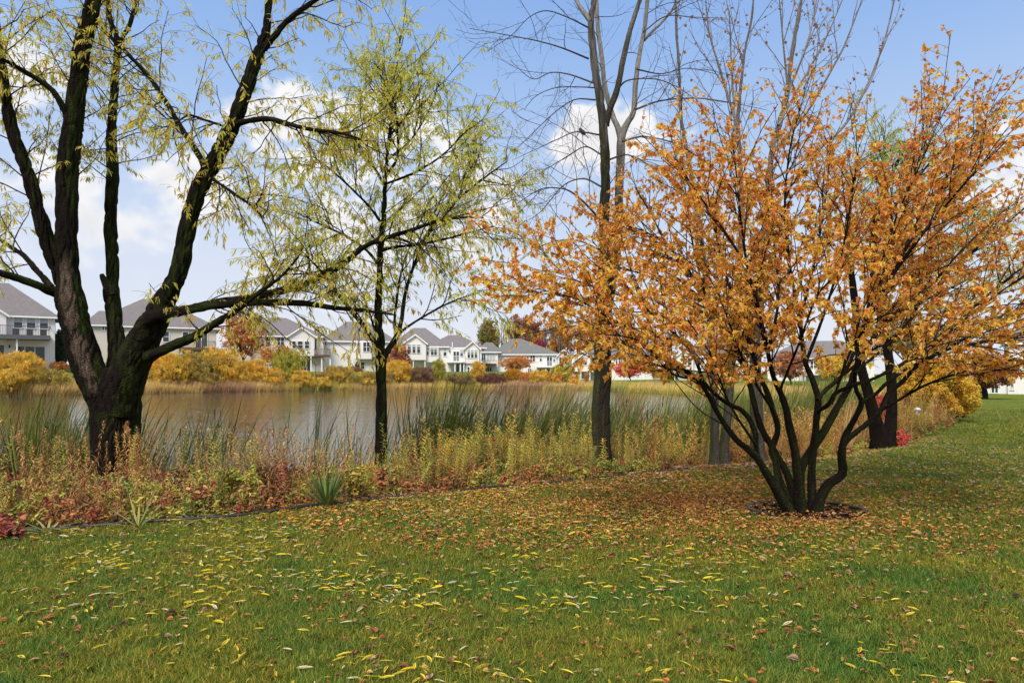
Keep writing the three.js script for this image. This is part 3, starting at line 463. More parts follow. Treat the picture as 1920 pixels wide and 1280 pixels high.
const ROOFS = { purple: roofMat(0.19, 0.17, 0.175), grey: roofMat(0.165, 0.165, 0.165), brown: roofMat(0.18, 0.165, 0.16) };
const unitBox = new THREE.BoxGeometry(1, 1, 1);
function polyGeo(faces) {                                       // planar polygons of [x, y, z], uv along the slope in metres
  const p = [], uv = [], idx = [];
  for (const f of faces) { const s = p.length / 3; for (const q of f) { p.push(...q); uv.push((q[0] + q[2]) / 3.2, (q[1] * 1.9 + q[2] * 0.2) / 3.2); } for (let k = 1; k < f.length - 1; k++) idx.push(s, s + k, s + k + 1); }
  const g = new THREE.BufferGeometry(); g.setAttribute('position', new THREE.Float32BufferAttribute(p, 3)); g.setAttribute('uv', new THREE.Float32BufferAttribute(uv, 2)); g.setIndex(idx); const n = g.toNonIndexed(); n.computeVertexNormals(); return n;
}
class House {
  constructor(label, d, cx, basePy, roof, siding = SIDING) { this.d = d; this.by = Y(basePy, d); this.cx = X(cx, d); this.roofMat = ROOFS[roof]; this.siding = siding; this.g = thing('house', label, 'house', [this.cx, this.by, -d], 'houses across the pond'); this.turn = Math.atan2(-this.cx, d) * 0.92; this.g.rotation.y = this.turn; }
  x(px) { const k = (px - 960) / F; return (k * this.d - this.cx) / (Math.cos(this.turn) - k * Math.sin(this.turn)); } y(py) { return Y(py, this.d) - this.by; }
  box(name, px0, px1, py0, py1, z0, z1, mat, parent = this.g) { const m = mesh(name, unitBox, mat, parent); const x0 = this.x(px0), x1 = this.x(px1), y0 = this.y(py1), y1 = this.y(py0); m.position.set((x0 + x1) / 2, (y0 + y1) / 2, (z0 + z1) / 2); m.scale.set(Math.abs(x1 - x0), Math.abs(y1 - y0), Math.abs(z1 - z0)); return m; }
  wall(px0, px1, py0, py1, z = 0, depth = 11) { return this.box('wall', px0, px1, py0, py1, z - depth, z, this.siding); }
  // hip roof over a block; ridge between px r0 and r1 at row ry
  hip(px0, px1, eave, r0, r1, ry, z = 0, depth = 11, over = 0.45) {
    const x0 = this.x(px0) - over, x1 = this.x(px1) + over, y0 = this.y(eave), y1 = this.y(ry), a = this.x(r0), b = this.x(r1), zf = z + over, zb = z - depth - over, zm = (zf + zb) / 2;
    const g = polyGeo([[[x0, y0, zf], [x1, y0, zf], [b, y1, zm], [a, y1, zm]], [[x1, y0, zf], [x1, y0, zb], [b, y1, zm]], [[x1, y0, zb], [x0, y0, zb], [a, y1, zm], [b, y1, zm]], [[x0, y0, zb], [x0, y0, zf], [a, y1, zm]], [[x0, y0 - 0.02, zf], [x1, y0 - 0.02, zf], [x1, y0 - 0.02, zb], [x0, y0 - 0.02, zb]]]);
    const r = mesh('roof', g, this.roofMat, this.g); const f = mesh('fascia', unitBox, TRIM, r); f.position.set((x0 + x1) / 2, y0 - 0.13, zf - 0.05); f.scale.set(x1 - x0, 0.22, 0.1);
    const s = mesh('fascia', unitBox, TRIM, r); s.position.set(x1 - 0.05, y0 - 0.13, zm); s.scale.set(0.1, 0.22, zf - zb - 0.12); const s2 = s.clone(); s2.position.x = x0 + 0.05; r.add(s2);
    return r;
  }
  // bay with a gabled front that stands proud of the wall
  bay(px0, px1, eave, apexPx, apexPy, bottom, out = 1.2, over = 0.35) {
    const x0 = this.x(px0), x1 = this.x(px1), xa = this.x(apexPx), ye = this.y(eave), ya = this.y(apexPy), yb = this.y(bottom), back = -5;
    const g = polyGeo([[[x0, yb, out], [x1, yb, out], [x1, ye, out], [xa, ya, out], [x0, ye, out]], [[x1, yb, out], [x1, yb, back], [x1, ye, back], [x1, ye, out]], [[x0, yb, out], [x0, yb, back], [x0, ye, back], [x0, ye, out]], [[x0, yb, out], [x1, yb, out], [x1, yb, 0], [x0, yb, 0]]]);
    const w = mesh('bay', g, this.siding, this.g), k = over / (xa - x0) * (ya - ye), o = out + over, t = 0.12;
    const rg = polyGeo([[[x0 - over, ye - k + t, o], [xa, ya + t, o], [xa, ya + t, back], [x0 - over, ye - k + t, back]], [[x1 + over, ye - k + t, o], [xa, ya + t, o], [xa, ya + t, back], [x1 + over, ye - k + t, back]]]);
    const r = mesh('roof', rg, this.roofMat, this.g);
    const h = 0.26; const tg = polyGeo([[[x0 - over, ye - k + t, o + 0.01], [xa, ya + t, o + 0.01], [xa, ya + t - h, o + 0.01], [x0 - over, ye - k + t - h, o + 0.01]], [[x1 + over, ye - k + t, o + 0.01], [xa, ya + t, o + 0.01], [xa, ya + t - h, o + 0.01], [x1 + over, ye - k + t - h, o + 0.01]], [[x0 - over, ye - k + t - h, o], [xa, ya + t - h, o], [xa, ya + t - h, out], [x0 - over, ye - k + t - h, out]], [[x1 + over, ye - k + t - h, o], [xa, ya + t - h, o], [xa, ya + t - h, out], [x1 + over, ye - k + t - h, out]]]);
    mesh('gable_trim', tg, TRIM, r); return w;
  }
  window(px0, px1, py0, py1, z = 0, o = {}) {
    const x0 = this.x(px0), x1 = this.x(px1), y0 = this.y(py1), y1 = this.y(py0), w = x1 - x0, h = y1 - y0, b = 0.085, g = new THREE.Group(); g.name = o.door ? 'patio_door' : 'window'; g.position.set((x0 + x1) / 2, (y0 + y1) / 2, z); this.g.add(g);
    const bars = []; const bar = (sx, sy, px, py, dz = 0.05, sz = 0.1) => { const q = unitBox.clone(); q.scale(sx, sy, sz); q.translate(px, py, dz); bars.push(q); };
    bar(w + b * 2, b, 0, h / 2 + b / 2); bar(w + b * 2, b, 0, -h / 2 - b / 2); bar(b, h, -w / 2 - b / 2, 0); bar(b, h, w / 2 + b / 2, 0);
    const cols = o.cols ?? 1, rows = o.door ? 1 : o.rows ?? 2;
    for (let k = 1; k < cols; k++) bar(0.09, h, -w / 2 + w * k / cols, 0, 0.035, 0.06);
    for (let k = 1; k < rows; k++) bar(w, 0.05, 0, -h / 2 + h * k / rows, 0.03, 0.05);
    mesh('frame', mergeGeometries(bars), TRIM, g);
    for (let k = 0; k < cols; k++) { const p = mesh('pane', unitBox, o.door ? DOORGLASS : GLASS, g); p.scale.set(w / cols - 0.02, h - 0.01, 0.02); p.position.set(-w / 2 + w * (k + 0.5) / cols, 0, 0.008); }
    if (o.blind) { const q = mesh('blind', unitBox, BLIND, g); q.scale.set(w - 0.03, h * o.blind, 0.012); q.position.set(0, h / 2 - h * o.blind / 2, 0.026); }
    return g;
  }
  deck(px0, px1, railPy, floorPy, underPy, z0, z1, mat, posts = [], groundPy = 702, floorMat = mat) {
    const g = this.box('deck', px0, px1, floorPy, underPy, z0, z1, floorMat);
    const part = new MB(), sx = (px) => this.x(px), yt = this.y(railPy), yf = this.y(floorPy), boxes = [];
    const add = (w, h, d, x, y, z) => { const q = unitBox.clone(); q.scale(w, h, d); q.translate(x, y, z); boxes.push(q); };
    const a = sx(px0), b = sx(px1), n = Math.round((b - a) / 0.16);
    for (let k = 0; k <= n; k++) add(0.04, yt - yf, 0.04, lerp(a + 0.04, b - 0.04, k / n), (yt + yf) / 2, z1 - 0.06);
    const bal = mesh('balusters', mergeGeometries(boxes), mat, this.g); bal.userData.kind = 'stuff';
    const rail = mesh('handrail', unitBox, mat, this.g); rail.scale.set(b - a + 0.06, 0.07, 0.1); rail.position.set((a + b) / 2, yt + 0.035, z1 - 0.06);
    for (const sxx of [a + 0.03, b - 0.03]) { const r = mesh('handrail', unitBox, mat, this.g); r.scale.set(0.08, 0.07, z1 - z0 - 0.15); r.position.set(sxx, yt + 0.033, (z0 + z1) / 2 - 0.04); }
    for (const p of posts) this.box('post', p - 0.11 * F / this.d, p + 0.11 * F / this.d, underPy, groundPy, z1 - 0.5, z1 - 0.28, TRIM === mat ? TRIM : DECKWHITE);
    return g;
  }
}
{
  let h = new House('nearest house at the left edge with dark grey balcony and grey roof', 82, 20, 690, 'purple');
  h.wall(-150, 102, 592, 715, 0, 11); h.hip(-150, 102, 591, -55, 10, 522, 0, 11, 0.5);
  for (const [a, b] of [[25.5, 41], [49.5, 65.5], [74, 89]]) h.window(a, b, 592.5, 614, 0, { blind: 0.45 });
  h.window(1, 9, 597, 624, 0.02, { door: true }); h.bay(-70, 11.5, 590, -30, 566, 640, 0.6);
  h.deck(-60, 94, 613, 629, 637, 0, 3.0, DECKGREY, [33, -30], 690); for (const x of [31, 56, 81]) h.box('chair', x - 6, x + 6, 617, 628, 1.6, 2.2, CHAIR);
  h.window(27, 83, 649, 676, 0, { door: true, cols: 3 }); h.window(-25, 7, 647, 668, 0, { cols: 2, rows: 1 }); h.box('wall_lantern', 15.5, 18.5, 647, 652, 0, 0.25, CHAIR);
  h = new House('tan house on a grassy mound behind the large willow', 102, 285, 657, 'purple', SIDING_WARM);
  h.wall(165, 405, 613, 690, 0, 13); h.hip(163, 407, 612, 262, 300, 553, 0, 13); h.wall(163, 210, 613, 685, 1.2, 6); h.hip(163, 210, 612, 182, 192, 584, 1.2, 6);
  h.window(193, 201, 614, 622, 1.2, { cols: 2, rows: 1 }); h.window(342, 352, 621, 641, 0, {}); h.window(366, 388, 624, 652, 0, { door: true, cols: 2 }); h.window(240, 250, 621, 640, 0); h.window(305, 316, 621, 640, 0);
  h.deck(335, 402, 640, 651, 656, 0, 3, DECKBROWN, [340, 398], 690);
  h = new House('house with brown balcony and patio posts behind the orange trees', 112, 520, 698, 'purple');
  h.wall(438, 606, 630, 715, 0, 13); h.hip(436, 604, 629, 505, 535, 590, 0, 13); h.bay(541, 589, 630, 565, 614, 667, 1.4); h.wall(441, 470, 631, 715, 1, 3);
  for (const [a, b] of [[548, 554], [558, 567], [571, 579]]) h.window(a, b, 640, 653, 1.41); h.window(498, 506, 630, 650, 0); h.window(489.5, 494, 637, 650, 0); h.window(479, 483, 641, 650, 0, { rows: 1 }); h.window(519, 532, 633, 647, 0, { cols: 2 });
  h.window(587.5, 593, 635, 655, 0.02, { door: true }); h.deck(588, 618, 655, 665, 668.5, 0, 2.6, DECKBROWN, [602, 617.5], 700); h.window(563, 581, 674, 696, 0.02, { door: true, cols: 3 }); for (const x of [561.5, 582.5]) h.box('post', x - 1, x + 1, 667, 700, 1.1, 1.35, TRIM);
  h.window(484, 494, 680, 692, 0, { cols: 2 });
  h = new House('white house with a boxed-out window above a blue spruce', 118, 670, 701, 'purple');
  h.wall(606, 736, 640, 718, 0, 13); h.hip(603, 740, 639, 648, 690, 598, 0, 13); h.box('bay', 668, 697, 640.5, 673, 0.01, 1.0, SIDING);
  h.window(671, 674.5, 643, 658, 1.01); h.window(681, 693, 642, 659, 1.01, { cols: 2 }); h.window(676, 683, 679, 692, 0.02); h.window(609, 612, 641, 648, 0, { rows: 1 }); h.deck(697, 735, 660, 669, 672, 0, 2.4, DECKWHITE, [734], 701, DECKBROWN); h.window(703, 712, 646, 669, 0.02, { door: true, cols: 2 });
  h = new House('long white house with two gabled bays and a white balcony', 122, 815, 703, 'purple');
  h.wall(740, 900, 651, 720, 0, 13); h.hip(733, 838, 649, 772, 796, 610, 0, 14); h.hip(800, 908, 650.5, 842, 862, 624, -0.4, 12); h.bay(757, 799, 644, 779.5, 628.5, 675, 1.6); h.bay(871, 897.5, 653, 885.5, 640.5, 681, 1.6);
  for (const [a, b] of [[765, 771], [774, 779.5], [782.5, 788]]) h.window(a, b, 646.5, 662.5, 1.61, { blind: 0.3 }); for (const [a, b] of [[876, 880.5], [882.5, 887], [889.3, 893.5]]) h.window(a, b, 656.5, 671, 1.61, { blind: 0.35 });
  h.box('bay', 798.5, 822, 652, 679, 0.01, 0.9, SIDING); h.window(800.2, 804, 652, 666, 0.91, { blind: 0.5 }); h.window(808, 819, 651.5, 666, 0.91, { cols: 2, blind: 0.3 }); h.window(831.5, 837, 652.5, 667, 0.02, { blind: 0.5 }); h.window(850, 860.5, 659, 677, 0.02, { door: true, cols: 2 }); h.window(863, 868, 656, 669, 0.02, { blind: 0.4 }); h.box('wall_lantern', 842, 844, 657, 660, 0, 0.25, CHAIR);
  h.deck(838, 871, 668, 677, 680, 0, 2.0, DECKWHITE, [852.5, 862.5, 869], 702); h.window(803.5, 810.5, 683.5, 697, 0.02, { blind: 0.6 }); h.window(828.5, 834, 682, 698, 0.02); h.window(852, 869, 683, 702, 0.02, { door: true, cols: 4 }); h.box('wall', 872, 898, 681, 720, 0.01, 1.2, SIDING); h.window(876, 879.5, 688, 699, 1.21); for (const x of [758, 775.5, 797]) h.box('post', x - 0.8, x + 0.8, 675, 706, 1.2, 1.42, TRIM); h.box('roof_vent_pipe', 847.2, 848.6, 641, 651, 0.1, 0.24, TRIM);
  h = new House('white house with a broad hip roof, railed balcony and patio chairs', 138, 975, 703, 'grey');
  h.wall(905, 934, 660, 718, 1, 10); h.hip(896, 936, 659.5, 908, 922, 640, 1, 10); h.wall(930, 1046, 664.5, 718, 0, 14); h.hip(922, 1046, 663.5, 960, 978, 631.5, 0, 14); h.bay(1045, 1066, 666.5, 1056, 656, 690, 1.6);
  h.window(903.8, 910, 663.5, 676, 1.02, { door: true, cols: 2 }); h.window(914, 928, 661.5, 676, 1.02, { cols: 3, rows: 1, blind: 0.9 }); h.deck(898, 931, 675, 681.5, 683.5, 1, 3.4, DECKWHITE, [], 704, DECKBROWN); for (const x of [913, 923.5]) h.box('post', x - 0.8, x + 0.8, 683.5, 704, 3, 3.2, DECKBROWN); h.window(914.5, 921.5, 689, 703, 1.02, { door: true, cols: 2 }); for (const x of [907, 930]) h.box('patio_chair', x - 2.6, x + 2.6, 698, 703.5, 3.8, 4.6, CHAIR);
  h.window(933, 936.5, 665, 670, 0.02, { cols: 2, rows: 1 }); h.window(988, 991, 667, 678, 0.02); h.window(994.5, 1003, 666, 678, 0.02, { cols: 2 }); h.window(1012, 1015.8, 666, 678, 0.02, { blind: 0.5 }); h.window(1025.5, 1035, 669, 686, 0.02, { door: true, cols: 2 }); h.window(1037.5, 1041, 668, 679, 0.02, { blind: 0.5 }); for (const [a, b] of [[1048, 1051], [1053, 1056], [1058, 1061]]) h.window(a, b, 669.5, 681.5, 1.61);
  h.deck(1006, 1044, 678, 687, 689, 0, 2.4, DECKWHITE, [1023, 1031.5], 703); h.window(1008, 1014, 692.5, 699, 0.02, { cols: 2 }); h.window(990, 996, 691, 698, 0.02, { cols: 2 }); h.window(1025, 1030, 693, 700, 0.02); h.window(1034, 1038.5, 692, 700, 0.02); h.box('wall', 1046, 1065, 690, 718, 0, 1.2, SIDING);
  h = new House('white house with a dark screened porch under its bay, by the cottonwood trunk', 128, 1150, 717, 'purple');
  h.wall(1100, 1252, 668, 728, -1, 12); h.hip(1058, 1256, 667, 1130, 1200, 640, -1, 13); h.bay(1073, 1107.5, 668, 1089, 656.5, 695.5, 1.6); for (const [a, b] of [[1078, 1083.5], [1087, 1092.5], [1095.5, 1101]]) h.window(a, b, 670.5, 684, 1.61, { blind: 0.45 });
  h.box('wall', 1066, 1073, 670, 728, -4, -1, STONE); for (const [a, b] of [[1074.6, 1089], [1090.6, 1105.6]]) { h.box('porch_screen', a, b, 696.5, 710, 1.3, 1.34, SCREEN); h.box('porch_screen', a, b, 711.2, 717, 1.3, 1.34, SCREEN); } for (const x of [1073.8, 1089.8, 1106.6]) h.box('post', x - 0.8, x + 0.8, 695.6, 718, 1.3, 1.55, TRIM); h.box('porch_rail', 1074.6, 1105.8, 710.2, 711, 1.3, 1.46, TRIM);
  h.window(1110, 1114, 670, 684, -0.98); h.deck(1108, 1120, 688, 695, 697, -1, 1, DECKWHITE, [], 717); h.window(1155, 1158, 669, 683, -0.98); h.window(1160.5, 1172, 669, 682, -0.98, { cols: 3 }); h.window(1177.5, 1181, 671, 679, -0.98); h.window(1214, 1217, 672, 677, -0.98, { cols: 2, rows: 1 }); h.box('utility_meter', 1218.5, 1221, 690, 695, -1, -0.7, DECKGREY); 
  h = new House('white house half hidden by orange leaves beside the thin white pole', 124, 1320, 717, 'purple');
  h.wall(1271, 1390, 668, 728, 0, 12); h.hip(1266, 1394, 667, 1310, 1350, 640, 0, 12); h.bay(1268, 1300, 668, 1284, 655, 694, 1.4); h.window(1280, 1288, 672, 684, 1.41, { cols: 2 }); h.window(1290, 1297, 672, 684, 1.41); h.window(1328, 1336, 672, 682, 0.02, { blind: 0.6 }); h.deck(1302, 1345, 684, 693, 695, 0, 2.2, DECKWHITE, [1304, 1342], 717); h.window(1308, 1320, 672, 693, 0.02, { door: true, cols: 2 });
  h = new House('pale house glimpsed between the maple stems', 116, 1545, 722, 'purple');
  h.wall(1440, 1640, 672, 735, 0, 12); h.hip(1435, 1645, 671, 1500, 1580, 636, 0, 12); h.window(1470, 1482, 676, 692, 0.02, { cols: 2 }); h.window(1520, 1532, 676, 692, 0.02, { cols: 2 }); h.window(1590, 1602, 676, 692, 0.02, { cols: 2 }); h.deck(1505, 1585, 691, 700, 703, 0, 2.5, DECKWHITE, [1510, 1580], 730);
  h = new House('tall pale house at the right edge behind the rust-red tree', 71, 1930, 742, 'purple');
  h.wall(1892, 2120, 640, 755, -2, 11); h.hip(1892, 2120, 640, 1960, 2050, 560, -2, 11); h.wall(1846, 1893, 690, 755, -2.5, 10); h.hip(1842, 1893, 689, 1866, 1880, 668, -2.5, 10); h.window(1907, 1912, 672, 685, -1.98, {}); h.window(1896, 1901, 664, 672, -1.98, {}); h.window(1861, 1873, 721, 738, -2.48, { door: true, cols: 2 }); h.window(1897, 1903, 718, 731, -1.98, { blind: 1 }); h.box('post', 1850, 1853, 690, 742, -1.2, -1, SIDING_WARM);
  const c = at(1265.5, 718, 112), pole = thing('white_pole', 'thin white pole standing on the far lawn', 'pole', [c.x, c.y, c.z]); const pg = new THREE.CylinderGeometry(0.05, 0.06, 2.4, 10); pg.translate(0, 1.2, 0); mesh('shaft', pg, TRIM, pole); const cg = new THREE.SphereGeometry(0.075, 10, 8); cg.translate(0, 2.42, 0); mesh('cap', cg, TRIM, pole);
}

// ---------------------------------------------------------------- shrubs and trees across the water
const clump = (() => { const rng = rngOf(3), g = []; for (let k = 0; k < 7; k++) { const l = broadLeaf.clone(); l.scale(0.5, 0.42, 0.5); l.rotateX(rng() * 6); l.rotateZ(rng() * 6); l.rotateY(rng() * 6); l.translate((rng() - 0.5) * 0.8, (rng() - 0.5) * 0.8, (rng() - 0.5) * 0.8); g.push(l); } return mergeGeometries(g); })();
const spray = (() => { const rng = rngOf(4), g = []; for (let k = 0; k < 9; k++) { const l = willowLeaf.clone(); l.scale(0.7, 0.9, 0.7); l.rotateZ(0.6 + rng() * 1.1); l.rotateY(rng() * 6.28); l.translate((rng() - 0.5) * 0.7, (rng() - 0.5) * 0.7, (rng() - 0.5) * 0.7); g.push(l); } return mergeGeometries(g); })();
const MASS = leafMat({ transmission: 0.25 });
function plant(name, label, cat, px, basePy, w, h, d, pal, o = {}) {
  const rng = rngOf(Math.round(px * 7 + h * 13 + d)), k = d / F, W = w * k / 2, Hh = h * k, x = X(px, d), gy = o.onGround ? groundY(x, d) : Math.min(Y(basePy, d), groundY(x, d) + 0.4), g = thing(name, label, cat, [x, gy, -d], o.group);
  const top = Y(basePy - h, d) - gy, trunkH = o.trunk ? top * (o.trunkShare ?? 0.3) : top * 0.05, mb = new MB(), tips = [];
  const stems = o.stems ?? (o.trunk ? 1 : 7);
  if (o.trunk) {
    mb.tube([V(0, -0.3, 0), V(0.05 * W, trunkH * 0.5, 0), V(0, trunkH * 1.2, 0), V(0.05 * W, top * 0.75, 0)], [o.trunk * 1.5, o.trunk, o.trunk * 0.8, o.trunk * 0.25], 8, o.bark ?? [0.05, 0.04, 0.035]);
    mb.build('trunk', TWIG, g); 
  }
  const br = new MB();
  for (let s = 0; s < (o.trunk ? 22 : stems * 4); s++) { const a = rng() * 6.28, q = 0.5 + rng() * 0.62, e = V(Math.cos(a) * W * q * 0.9, lerp(trunkH, top, 0.35 + rng() * 0.68), Math.sin(a) * W * q * 0.9), b = V(0, o.trunk ? trunkH * (0.7 + rng() * 0.9) : -0.1, 0); br.tube([b, b.clone().lerp(e, 0.5).add(V(0, 0.08 * top, 0)), e], [Math.max(0.02, W * 0.02), Math.max(0.015, W * 0.012), 0.008], 4, o.bark ?? [0.06, 0.045, 0.04]); tips.push(e); }
  br.build('branches', TWIG, g).userData.kind = 'stuff';
  const n = Math.round((o.n ?? 620) * 1.5), geo = o.geo ?? clump, im = shade(new THREE.InstancedMesh(geo, MASS, n)), m = new THREE.Matrix4(), Q = new THREE.Quaternion(), E = new THREE.Euler(); im.name = o.trunk ? 'crown' : 'foliage'; im.userData.kind = 'stuff';
  const cy = (trunkH + top) / 2, ry = (top - trunkH) / 2, size = (o.leaf ?? 0.3);
  for (let i = 0; i < n; i++) {
    let p; for (let tr = 0; tr < 40; tr++) { p = V(rng() * 2 - 1, rng() * 2 - 1, rng() * 2 - 1); const l = p.length(), lump = 0.86 + 0.5 * fbm(p.x * 1.6 + px, p.y * 1.6, p.z * 1.6, 3) + (o.lump ?? 0.45) * N3(p.x * 3.1 + px, p.y * 3.1 + 5, p.z * 3.1); if (o.cone) { const r = Math.hypot(p.x, p.z); if (r < (1 - (p.y + 1) / 2) * lump) break; continue; } if (l < lump && l > 0.25 * rng() && N3(p.x * 2.6 + px, p.y * 2.6, p.z * 2.6 + 8) > (o.gaps ?? -0.28)) break; }
    const s = size * (0.6 + 0.8 * rng()); E.set(rng() * (o.upright ? 0.5 : 6), rng() * 6.28, rng() * (o.upright ? 0.5 : 6)); Q.setFromEuler(E); m.compose(V(p.x * W, cy + p.y * ry, p.z * W * 0.85), Q, V(s, s, s)); im.setMatrixAt(i, m);
    const patch = clamp(0.5 + 1.2 * N3(p.x * 1.8 + px * 0.1, p.y * 1.8, p.z * 1.8), 0, 0.999), c = rng() < 0.65 ? pal[Math.floor(patch * pal.length)] : pick(rng, pal), kk = 0.8 + 0.45 * rng(); im.setColorAt(i, C(c[0] * kk, c[1] * kk, c[2] * kk));
  }
  g.add(im); return g;
}
const YEL = [[0.88, 0.62, 0.10], [0.84, 0.55, 0.08], [0.70, 0.54, 0.11], [0.86, 0.50, 0.07]], OLV = [[0.46, 0.36, 0.09], [0.56, 0.42, 0.08], [0.40, 0.31, 0.11], [0.66, 0.46, 0.08]], GRN = [[0.42, 0.44, 0.08], [0.52, 0.50, 0.08], [0.62, 0.50, 0.08]], ORG = [[0.72, 0.29, 0.08], [0.78, 0.38, 0.09], [0.60, 0.23, 0.09], [0.68, 0.35, 0.13]], RUST = [[0.46, 0.18, 0.08], [0.38, 0.14, 0.07], [0.54, 0.24, 0.10], [0.34, 0.15, 0.09]], RED = [[0.80, 0.16, 0.11], [0.72, 0.13, 0.12], [0.84, 0.26, 0.13]], PURP = [[0.22, 0.09, 0.08], [0.28, 0.10, 0.09], [0.2, 0.11, 0.08]], EVER = [[0.03, 0.07, 0.03], [0.025, 0.055, 0.025], [0.04, 0.08, 0.035]], TAN = [[0.34, 0.22, 0.10], [0.30, 0.2, 0.11], [0.38, 0.24, 0.12]];
const SB = (label, px, by, w, h, d, pal, o) => plant('shoreline_shrub', label, 'shrub', px, by, w, h, d, pal, { geo: spray, leaf: 0.36, upright: true, lump: 0.75, gaps: -0.2, group: 'shrubs along the far shore', ...o });
SB('golden shrub below the nearest house balcony', 28, 722, 100, 60, 74, YEL, { n: 900 }); SB('low olive shrub left of the large willow trunk', 88, 728, 80, 34, 75, OLV); SB('golden shrub just right of the large willow trunk', 308, 733, 92, 74, 84, YEL, { n: 1000 }); SB('dull olive shrub below the tan house', 362, 728, 90, 70, 87, OLV, { n: 1000 }); SB('tall golden shrub under the hanging willow limb', 412, 728, 80, 76, 89, YEL, { n: 900 }); SB('bushy yellow shrub in front of the orange ornamental tree', 470, 726, 74, 50, 92, YEL, { n: 800 }); SB('fresh green shrub beside the porch posts', 540, 724, 60, 66, 95, GRN, { n: 800 }); SB('small bright yellow shrub at the water beside the green one', 563, 729, 42, 32, 94, YEL); SB('straggly yellow-olive shrub left of the slender willow', 632, 724, 62, 36, 98, [...OLV, YEL[1]]); SB('low yellow-tan shrub touching the slender willow trunk', 688, 724, 44, 26, 99, [...OLV, YEL[0]]); SB('golden shrub right of the slender willow trunk', 746, 724, 54, 48, 103, YEL, { n: 700 }); SB('pinkish tan shrub under the gabled bay', 790, 722, 48, 34, 104, [...TAN, PURP[1]]); SB('slim yellow-green shrub below the lower window', 823, 716, 24, 40, 107, GRN, { n: 400 }); SB('slim yellow shrub at the corner of the long white house', 896, 718, 28, 40, 109, YEL, { n: 400 }); SB('purplish red low shrub at the far waterline', 922, 728, 62, 26, 108, PURP); SB('round orange-gold shrub on the far bank', 963, 724, 36, 34, 109, [[0.62, 0.28, 0.03], [0.6, 0.34, 0.03]], { n: 700, lump: 0.1 }); SB('small orange shrub beside the round golden one', 986, 722, 24, 22, 108, ORG, { n: 300 }); SB('wide yellow shrub in front of the balcony with patio chairs', 1012, 722, 44, 26, 107, YEL, { n: 500 }); SB('yellow-green shrub beside the screened porch', 1055, 724, 46, 38, 105, GRN, { n: 600 });
SB('yellow-olive shrub filling the bank behind the golden one', 335, 722, 60, 56, 90, [...YEL, OLV[1]], { n: 700 }); SB('bright golden shrub bending over the water below the orange ornamental tree', 442, 733, 60, 44, 90, YEL, { n: 600 }); SB('amber shrub reaching the water left of the green shrub', 505, 732, 56, 42, 92, [...YEL, ORG[1]], { n: 600 }); SB('tawny shrub at the waterline under the hanging limb', 385, 735, 56, 34, 86, [...OLV, TAN[0]], { n: 500 }); SB('yellow low shrub at the waterline under the patio posts', 595, 731, 48, 22, 95, [...YEL, GRN[1]], { n: 350 }); SB('loose tawny shrub right of the slender willow trunk foot', 720, 728, 44, 26, 101, [...OLV, TAN[2]], { n: 350 }); SB('golden shrub spilling over reeds at the left edge', 12, 735, 60, 40, 71, [...YEL, OLV[3]], { n: 600 });
SB('olive shrub between golden shrubs near the water', 215, 732, 80, 34, 80, OLV, { n: 500 }); SB('orange-tan low shrub below the purple house wall', 600, 727, 44, 24, 97, [...TAN, ORG[1]], { n: 400 }); SB('low tan shrub right of the purplish one', 860, 724, 60, 22, 106, [...TAN, OLV[0]], { n: 500 });
plant('ornamental_tree', 'orange ornamental tree in front of the tan house gable', 'tree', 455, 705, 84, 122, 104, ORG, { trunk: 0.14, n: 1300, leaf: 0.34, gaps: -0.1, lump: 0.7 });
plant('ornamental_tree', 'small spreading orange tree in front of the brown balcony house', 'tree', 518, 705, 78, 60, 103, [...ORG, YEL[2]], { trunk: 0.1, n: 900, leaf: 0.3, gaps: -0.15 });
plant('ornamental_tree', 'rust-coloured tree just right of the slender willow', 'tree', 748, 702, 44, 60, 114, [...RUST, ORG[0]], { trunk: 0.1, n: 1100, leaf: 0.28, trunkShare: 0.12 });
plant('ornamental_tree', 'small orange-brown crabapple between two white houses', 'tree', 968, 706, 66, 40, 124, ORG, { trunk: 0.1, n: 800, leaf: 0.3, gaps: -0.1 });
plant('ornamental_tree', 'glowing coral-red small tree right of the cottonwood trunk', 'tree', 1181, 716, 64, 40, 112, RED, { trunk: 0.08, n: 1100, leaf: 0.26, trunkShare: 0.2 });
plant('ornamental_tree', 'broad rust-red tree on the lawn at the right edge', 'tree', 1845, 746, 124, 84, 58, [...RUST, [0.45, 0.15, 0.06]], { trunk: 0.22, n: 2600, leaf: 0.2, trunkShare: 0.24, bark: [0.025, 0.02, 0.018], onGround: true });
plant('ornamental_tree', 'rust and orange tree glimpsed through the aspen trunks', 'tree', 1352, 720, 70, 64, 106, [...ORG, RUST[0]], { trunk: 0.1, n: 1000, leaf: 0.3, trunkShare: 0.15 });
plant('evergreen_shrub', 'tall dark green arborvitae beside the nearest house', 'shrub', 113, 692, 30, 74, 86, EVER, { n: 1100, leaf: 0.3, lump: 0.1 }); plant('hedge_shrub', 'low orange hedge at the foot of the arborvitae', 'shrub', 112, 694, 32, 16, 84, ORG, { n: 400, leaf: 0.26 });
